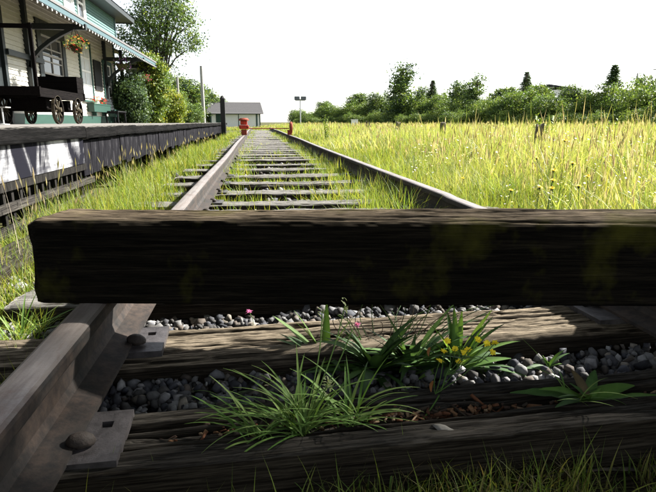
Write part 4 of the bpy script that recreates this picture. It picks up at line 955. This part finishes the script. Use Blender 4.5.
# ------------------------------------------------------------------ shed at the end of the track
SY = 68.0; s0, s1 = PY(210, 120, SY)[0], PY(260.5, 120, SY)[0]; ez = PY(235, 112.5, SY)[2]; rz_ = PY(235, 102, SY+2.4)[2]
shed = empty('shed', ((s0+s1)/2, SY, GZ)); tag(shed, 'low white shed with green frame and grey shingle roof beyond the track end', 'shed')
hw = (s1-s0)/2; hz = ez-GZ
MB().box(-hw, hw, .03, 4.8, 0, hz).build('wall', M['white'], shed)
for px0, px1 in ((210, 211.5), (216, 222.5), (238.3, 239), (256, 257.5), (259.5, 260.5)):
    a, e = PY(px0, 120, SY)[0]-shed.location.x, PY(px1, 120, SY)[0]-shed.location.x; MB().box(a, e, -.02, .027, 0, hz-.01).build('post_panel', M['green_mid'] if px1-px0 > 2 else M['green'], shed)
MB().box(-hw, hw, -.04, .025, hz-.22, hz).build('header', M['green'], shed)
rf = MB(); R_ = rz_-GZ; o_ = .4
rf.add([(-hw-o_, -.5, hz-.12), (hw+o_, -.5, hz-.12), (hw+o_-.35, 2.4, R_), (-hw-o_+.05, 2.4, R_), (hw+o_, 5.3, hz-.12), (-hw-o_, 5.3, hz-.12)], [(0, 1, 2, 3), (3, 2, 4, 5), (0, 3, 5), (1, 4, 2), (0, 5, 4, 1)]); ro = rf.build('roof', M['shingle'], shed)
for k in range(1, 9):
    t = k/9; MB().box(-hw-o_+.02+.05*t, hw+o_-.02-.35*t, -.5+2.9*t-.02, -.5+2.9*t+.06, hz-.12+(R_-hz+.12)*t-.02, hz-.12+(R_-hz+.12)*t+.035).build('shingle_course', M['shingle'], ro)
# wheel stops on the rails, joined by a thin red bar
ys_ = PZ(245, 135, .15)[1]
ws = empty('wheel_stop', (XL, ys_, .15)); tag(ws, 'bright red iron wheel stop clamped on the platform-side rail', 'wheel stop')
MB().box(-.09, .09, -.10, .10, 0, .18).build('clamp', M['rustred'], ws, bevel=.01); MB().box(-.15, .15, -.12, .12, .19, .32).build('cross_block', M['red'], ws, bevel=.02); MB().box(-.11, .11, -.09, .09, .33, .46).build('shoe', M['red'], ws, bevel=.015); MB().lathe([(.16, .46), (.17, .50), (.12, .545), (.02, .55)], n=14).build('cap', M['rustred'], ws)
for s in (-.13, .13): MB().lathe([(.03, -.14), (.035, -.12), (.035, -.11)], (s, 0, .255), 8, 'Y').build('bolt', M['rustred'], ws)
wr_ = empty('wheel_stop', (XR, ys_+.1, .15)); tag(wr_, 'rusty iron wheel stop with round disc on the meadow-side rail', 'wheel stop')
MB().box(-.07, .07, -.1, .1, 0, .16).build('clamp', M['rustred'], wr_, bevel=.01); MB().lathe([(.03, -.05), (.17, -.045), (.19, -.02), (.19, .02), (.17, .045), (.03, .05)], (.05, 0, .24), 18, 'X').build('disc', M['rustred'], wr_)
o = MB().tube([(XL+.15, ys_, .36), (XR-.02, ys_+.1, .36)], .016, 8).tube([(XL+.15, ys_, .36), (XL+.15, ys_, .45)], .014, 6).build('barrier_bar', M['rustred']); tag(o, 'thin rust red bar spanning the track between the two wheel stops', 'bar')
# poles
def pole(px, y0, y1, Y, r0, r1, mat, label, name='utility_pole', cross=False):
    p = PY(px, y1, Y); o = empty(name, (p[0], Y, GZ)); zt = PY(px, y0, Y)[2]-GZ; MB().tube([(0, 0, -.1), (0, 0, zt*.5), (0, 0, zt)], [r0, (r0+r1)/2, r1], 10).build('pole', mat, o)
    if cross: MB().box(-.5, .5, -.05, .05, zt-.75, zt-.65).build('cross_arm', mat, o)
    return tag(o, label, 'pole'), zt
pole(204, 66, 124, 58, .20, .15, M['greypole'], 'tall grey utility pole beside the shed'); pole(180, 77, 124, 38, .09, .07, M['greypole'], 'slim wooden pole among the bushes behind the platform'); pole(632, 73, 120, 66, .12, .09, M['greypole'], 'short dark utility pole rising behind the hedge', cross=True); pole(651, 63, 120, 60, .13, .09, M['greypole'], 'tall utility pole wrapped in leaves behind the hedge', cross=True)
o, zt = pole(300.5, 99, 126, 55, .07, .05, M['metal'], 'thin floodlight pole with two lamp heads beyond the field', 'floodlight_pole')
for s in (-.32, .32): MB().box(s-.26, s+.26, -.2, .12, zt-.1, zt+.25).build('lamp_head', M['lamphead'], o, bevel=.03)
MB().box(-.5, .5, -.04, .04, zt-.16, zt-.1).build('bracket', M['metal'], o)
# meadow posts, stump, box
def rough_post(px, pt, Y, r, lab, name='fence_post', tilt=0, stump=False):
    p = PY(px, pt, Y); b = MB(); n = 9; H = p[2]-GZ; pts = [(tilt*t, 0, -.1+(H+.1)*t) for t in np.linspace(0, 1, 6)]; b.tube(pts, [r*random.uniform(.9, 1.12) for _ in pts], n); b.v = [(x+random.uniform(-1, 1)*r*.12, y+random.uniform(-1, 1)*r*.12, z+(random.uniform(-.06, .06) if z > H-.02 else 0)) for x, y, z in b.v]
    o = b.build(name, M['post_wood']); o.location = (p[0], Y, GZ); tag(o, lab, 'post' if not stump else 'stump'); return o
rough_post(443, 123, 11.5, .06, 'grey weathered fence post half sunk in the meadow grass'); rough_post(368, 122, 24, .09, 'dark broken post in the meadow before the hedge'); rough_post(397, 123, 22, .11, 'short leaning post in the meadow, thicker than its neighbours', tilt=.06)
rough_post(538, 126, 7.6, .055, 'jagged rotten stump standing in the meadow behind the yellow flowers', 'rotten_stump', .03, True)
p = PY(354.5, 120, 44); o = empty('utility_box', (p[0], 44, GZ)); MB().box(-.24, .24, -.15, .15, 0, p[2]-GZ).build('cabinet', M['white'], o, bevel=.02); MB().box(-.27, .27, -.18, .18, p[2]-GZ, p[2]-GZ+.05).build('lid', M['white'], o); tag(o, 'small white utility cabinet at the foot of the hedge', 'cabinet')
# dark roof of a house far behind the hedge
p = PY(562, 87, 95); o = empty('far_house', (p[0], 95, GZ)); H = p[2]-GZ; MB().box(-2.2, 3, 0, 5, 0, H-.5).build('wall', M['white'], o); b = MB(); b.add([(-2.8, -.5, H+.1), (3.5, -.5, H-.7), (3.5, 5.5, H-.7), (-2.8, 5.5, H+.1), (-2.8, -.5, H+.45), (3.5, -.5, H-.3), (3.5, 5.5, H-.3), (-2.8, 5.5, H+.45)], [(3, 2, 1, 0), (4, 5, 6, 7), (0, 1, 5, 4), (1, 2, 6, 5), (2, 3, 7, 6), (3, 0, 4, 7)]); b.build('roof', M['roofdark'], o); tag(o, 'dark sloping roof of a house showing above the hedge', 'house')

# ------------------------------------------------------------------ trees
def leaves(cen, size, nrm_bias, col, r, flat=.0):
    """diamond leaves at cen (N,3)"""
    N = len(cen); n = r.normal(size=(N, 3))*.8+nrm_bias; n /= np.linalg.norm(n, axis=1)[:, None]+1e-6
    t = r.normal(size=(N, 3)); a = np.cross(n, t); a /= np.linalg.norm(a, axis=1)[:, None]+1e-6; b = np.cross(n, a); L = size*r.uniform(.6, 1.3, N); W2 = L*r.uniform(.4, .65, N)
    V = np.stack([cen-a*L[:, None]*.5, cen+b*W2[:, None]*.5+n*L[:, None]*.08, cen+a*L[:, None]*.5, cen-b*W2[:, None]*.5+n*L[:, None]*.08], 1)
    f = (np.array([(0, 1, 2), (0, 2, 3)])[None]+(np.arange(N)*4)[:, None, None]).reshape(-1, 3); return V.reshape(-1, 3), f, np.repeat(col, 4, 0)
def crown_mesh(seed, lobes, nclump, per, size, crad, pal, hollow=.55, twigs=0):
    r = np.random.default_rng(seed); lob = np.array(lobes); vol = lob[:, 3]*lob[:, 4]*lob[:, 5]; idx = r.choice(len(lob), nclump, p=vol/vol.sum())
    d = r.normal(size=(nclump, 3)); d /= np.linalg.norm(d, axis=1)[:, None]; rad = hollow+(1.08-hollow)*r.uniform(0, 1, nclump)**.7
    cc = lob[idx, :3]+d*rad[:, None]*lob[idx, 3:6]; csz = crad*r.uniform(.6, 1.5, nclump)
    k = np.repeat(np.arange(nclump), per); off_ = r.normal(size=(len(k), 3))*.5; off_[:, 2] *= .65
    cen = cc[k]+off_*csz[k][:, None]; ccol = pick(pal, nclump, r, .3)[k]*r.uniform(.8, 1.2, (len(k), 1))
    out = np.array(d)[k]; out[:, 2] += .5; return leaves(cen, size, out*.7, ccol, r), cc
def trunk_mb(h, r0, tips, lean=(0, 0), n=9):
    b = MB(); tr = [(lean[0]*t+.05*math.sin(5*t), lean[1]*t, h*t-.15*(1-t)) for t in np.linspace(0, 1, 7)]; b.tube(tr, [r0*(1-.65*t) for t in np.linspace(0, 1, 7)], n)
    for tp in tips:
        k = random.choice([2, 3, 4, 5]); a = np.array(tr[k]); e = np.array(tp); m = (a+e)/2+np.array([0, 0, .12*np.linalg.norm(e-a)]); rr = r0*(1-.65*k/6)*.55; b.tube([tuple(a), tuple(m), tuple(e)], [rr, rr*.6, rr*.2], 6)
    return b
DKG = [(.05, .09, .03), (.065, .11, .035), (.08, .13, .04), (.045, .08, .03)]
MG = [(.10, .17, .04), (.12, .19, .045), (.14, .21, .05), (.075, .13, .035), (.17, .23, .06)]
YG = [(.16, .22, .03), (.22, .26, .04), (.12, .18, .03), (.28, .29, .05)]
BG = [(.05, .09, .045), (.06, .10, .05), (.04, .075, .04), (.075, .115, .05)]
TREE = {}
def shape(kind, seed):
    r = random.Random(seed)
    if kind == 'bush':   # unit: height 1, radius ~.6
        lobes = [(r.uniform(-.32, .32), r.uniform(-.3, .3), r.uniform(.3, .62), r.uniform(.22, .36), r.uniform(.22, .36), r.uniform(.2, .34)) for _ in range(7)]+[(0, 0, .35, .5, .45, .35)]; return crown_mesh(seed, lobes, 420, 30, .038, .085, MG if seed % 2 else DKG+MG+MG, .6), .30
    if kind == 'tree':
        lobes = [(r.uniform(-.22, .22), r.uniform(-.2, .2), r.uniform(.42, .85), r.uniform(.13, .22), r.uniform(.13, .22), r.uniform(.12, .2)) for _ in range(8)]+[(0, 0, .5, .25, .25, .35)]; return crown_mesh(seed, lobes, 380, 26, .036, .075, MG+BG, .5), .6
    if kind == 'poplar':
        lobes = [(r.uniform(-.06, .06), r.uniform(-.06, .06), .2+.1*k, .17-.012*k, .17-.012*k, .11) for k in range(8)]; return crown_mesh(seed, lobes, 280, 22, .035, .07, BG+MG, .45), .9
    if kind == 'conifer':
        rr = np.random.default_rng(seed); C_, N_ = [], []
        for k in range(34):
            z = .12+.87*k/34; R = .29*(1-z)**.9+.006
            for q in range(11):
                a = rr.uniform(0, 6.28); t = rr.uniform(.25, 1, 34)[:, None]; d = np.array([math.cos(a), math.sin(a), 0]); base_ = np.array([0, 0, z]); pts = base_+d*R*t+np.array([0, 0, -.10])*R*t*2+rr.normal(size=(34, 3))*(.016, .016, .009)*(.4+2.5*R); C_.append(pts); N_.append(np.tile(d*.3+np.array([0, 0, .8]), (34, 1)))
        cen = np.concatenate(C_); return (leaves(cen, .022, np.concatenate(N_), pick(DKG, len(cen), rr, .25), rr), cen[::60]), .95
def tree(name, kind, variant, loc, H, label, group=None, sx=1.0, cat='tree', mat=None):
    key = (kind, variant)
    if key not in TREE:
        ((v, f, c), cc), th = shape(kind, 100*(['bush', 'tree', 'poplar', 'conifer'].index(kind)+1)+variant)
        me = fast_mesh('crown', v, f, c); me.materials.append(M['crown']); tb = trunk_mb(th, .03 if kind != 'bush' else .022, [tuple(p) for p in cc[:12]]); tm = bpy.data.meshes.new('trunk'); tm.from_pydata([tuple(p) for p in tb.v], [], tb.f); tm.update(); tm.materials.append(M['bark']); TREE[key] = (me, tm)
    me, tm = TREE[key]; o = empty(name, loc, random.uniform(0, 6.28)); o.scale = (H*sx, H*sx, H); mobj('crown', me, None, o); mobj('trunk', tm, None, o); return tag(o, label, cat, group)
def hedge_D(px): return float(np.interp(px, [295, 400, 500, 656, 760, 900], [105, 78, 54, 37, 31, 26]))
prof = lambda px: float(np.interp(px, [300, 330, 360, 390, 430, 470, 500, 540, 560, 590, 640, 660, 700], [110, 103, 101, 97, 92, 93, 92, 87, 97, 88, 84, 80, 80]))
k = 0; px = 296
while px < 800:   # hedge of shrubs
    D = hedge_D(px)*random.uniform(.96, 1.04); H = (PY(px, prof(px)+random.uniform(-4, 4), D)[2]-GZ)*1.16; p = PY(px, 120, D)
    tree('hedge_shrub', 'bush', k % 4, (p[0], D, GZ-.15), H, 'rounded green shrub in the long hedge beyond the meadow', 'shrubs of the hedge beyond the meadow', random.uniform(.85, 1.15), 'shrub'); k += 1
    px += random.uniform(.34, .5)*H/D*FPX
px = 300
while px < 780:  # lower front row, ragged
    D = hedge_D(px)*.92*random.uniform(.97, 1.03); H = (PY(px, prof(px), D)[2]-GZ)*random.uniform(.45, .7); p = PY(px, 120, D)
    tree('hedge_shrub', 'bush', k % 4, (p[0], D, GZ-.1), H, 'low shrub at the foot of the hedge beyond the meadow', 'low shrubs at the foot of the hedge', random.uniform(1.0, 1.3), 'shrub'); k += 1
    px += random.uniform(.6, .9)*H/D*FPX
for (x, y, kind, v, f, sx, lab) in [(404, 66, 'poplar', 0, .97, 1.25, 'tall pale poplar standing above the hedge'), (433, 82, 'conifer', 0, 1.05, 1.1, 'pointed dark conifer next to the tall pale poplar'), (354, 92, 'tree', 0, 1.0, 1.0, 'round bluish tree in the far part of the hedge'), (378, 92, 'tree', 1, 1.0, .9, 'dark upright tree between bluish tree and poplar'), (463, 80, 'tree', 2, 1.05, .8, 'sparse light green tree above the middle of the hedge'), (477, 78, 'poplar', 1, 1.05, 1.2, 'slim upright tree behind the middle of the hedge'),
        (527, 74, 'conifer', 1, 1.08, 1.1, 'pointed dark conifer beside the sloping far roof'), (615, 67, 'conifer', 0, 1.08, 1.25, 'stout dark conifer top above the near hedge'), (541, 82, 'tree', 3, 1.05, .9, 'rounded green tree beside the sloping far roof'), (325, 99, 'tree', 3, 1.0, 1.0, 'small far tree near the floodlight pole'), (648, 72, 'tree', 2, 1.08, .8, 'tall loose tree above the near hedge'), (500, 86, 'tree', 0, 1.05, 1.1, 'broad green tree in the middle of the hedge'), (580, 84, 'tree', 1, 1.02, 1.1, 'broad tree right of the sloping far roof'), (420, 86, 'tree', 1, 1.05, .9, 'dark green tree close behind the tall pale poplar')]:
    D = hedge_D(x)*f; p = PY(x, y, D); tree('hedge_tree', kind, v, (p[0], D, GZ-.1), (p[2]-GZ)*1.08, lab, None, sx*1.1)
# trees behind the station
for (x, y, D, kind, v, sx, lab) in [(192, 72, 60, 'tree', 0, 1.15, 'dark tree behind the tall utility pole'), (176, 80, 56, 'bush', 1, .8, 'dark bush tree behind the slim wooden pole'), (205, 82, 72, 'tree', 2, 1.2, 'dark tree close behind the shed'), (166, 70, 64, 'tree', 1, 1.2, 'dark tree behind the ivy column'), (186, 92, 48, 'bush', 2, .8, 'dense dark shrub between the two poles'), (150, 88, 50, 'bush', 0, .9, 'dark shrub behind the ivy column'), (214, 96, 80, 'bush', 3, 1.1, 'low dark shrub showing beside the shed roof')]:
    p = PY(x, y, D); tree('background_tree', kind, v, (p[0], D, GZ-.1), p[2]-GZ, lab, None, sx)
def special(name, px, D, lobes_px, label, pal, ncl, per, size, crad, hollow, th, tr, cat='tree', zb=GZ, seed=300, spread=.9):
    """crown given by lobes (px,py,rx_px,ry_px) at depth D"""
    b = PY(px, 120, D); lob = []; rr = random.Random(seed)
    for x, y, rx, ry in lobes_px:
        p = PY(x, y, D); s = D/FPX; lob.append((p[0]-b[0], rr.uniform(-.4, .4)*rx*s*spread, p[2]-zb, rx*s, rx*s*spread, ry*s))
    (v, f, c), cc = crown_mesh(seed, lob, ncl, per, size, crad, pal, hollow); o = empty(name, (b[0], D, zb-.05)); mobj('crown', fast_mesh('crown', v, f, c), M['crown'], o); trunk_mb(th, tr, [tuple(q) for q in cc[:40]]).build('trunk', M['bark'], o, smooth=True); return tag(o, label, cat)
special('broadleaf_tree', 162, 44, [(150, 15, 22, 16), (175, 14, 20, 14), (135, 28, 18, 14), (190, 28, 15, 10), (160, 40, 22, 14), (183, 44, 17, 9), (140, 52, 16, 12), (165, 62, 13, 9), (122, 40, 12, 14), (160, -8, 26, 14), (197, 40, 9, 6), (176, 70, 7, 6)], 'tall airy broadleaf tree rising behind the station roof', MG+BG, 620, 20, .19, .55, .35, 7.5, .22, seed=301)
special('ivy_column', 152, 26, [(150, 70, 12, 14), (154, 92, 12, 20), (149, 112, 11, 16), (158, 80, 8, 14), (146, 62, 9, 7)], 'tall column of yellow green ivy beside the station', YG+MG, 700, 26, .11, .22, .75, 2.6, .12, 'ivy', PT-.2, 302)
special('dark_shrub', 131, 24.2, [(130, 98, 13, 20), (136, 110, 12, 14), (124, 108, 9, 15), (131, 82, 10, 12)], 'dense dark green shrub at the end of the station wall', DKG+BG, 620, 26, .10, .2, .65, 1.6, .06, 'shrub', PT-.2, 303)
special('yellow_shrub', 172, 31, [(170, 105, 9, 16), (166, 96, 7, 10), (175, 112, 9, 12), (178, 104, 6, 8)], 'light yellow green shrub behind the platform, past the ivy', YG, 420, 22, .12, .24, .5, 1.5, .05, 'shrub', GZ, 304)
# unseen trees added to shade the foreground; crowns shaped so shade ends at beam
def added_shade_tree(x, y, H, cells, seed, label):
    r = random.Random(seed); lob = []
    for _ in range(cells[0]):
        z = r.uniform(cells[3], H-.8); R = r.uniform(1.1, 1.7); xx = r.uniform(cells[1], cells[2])
        yy = 1.12+SUN.y/SUN.z*z-R*.9-abs(r.gauss(0, cells[4])); lob.append((xx-x, yy-y, z-GZ, R, R*.9, R*.7))
    (v, f, c), cc = crown_mesh(seed, lob, cells[0]*46, 24, .20, .5, MG, .1); o = empty('added_shade_tree', (x, y, GZ-.05)); mobj('crown', fast_mesh('crown', v, f, c), M['crown'], o)
    trunk_mb(H*.7, .22, [tuple(q) for q in cc[:30]]).build('trunk', M['bark'], o, smooth=True); return tag(o, label, 'tree')
added_shade_tree(8.2, .8, 8.6, (26, 4.2, 11.0, 2.8, 1.1), 401, 'unseen spreading tree added beside the meadow to shade the foreground')
added_shade_tree(1.8, -4.2, 8.2, (26, -4.5, 4.5, 3.6, 1.8), 402, 'unseen spreading tree added over the near track end to block sky light')
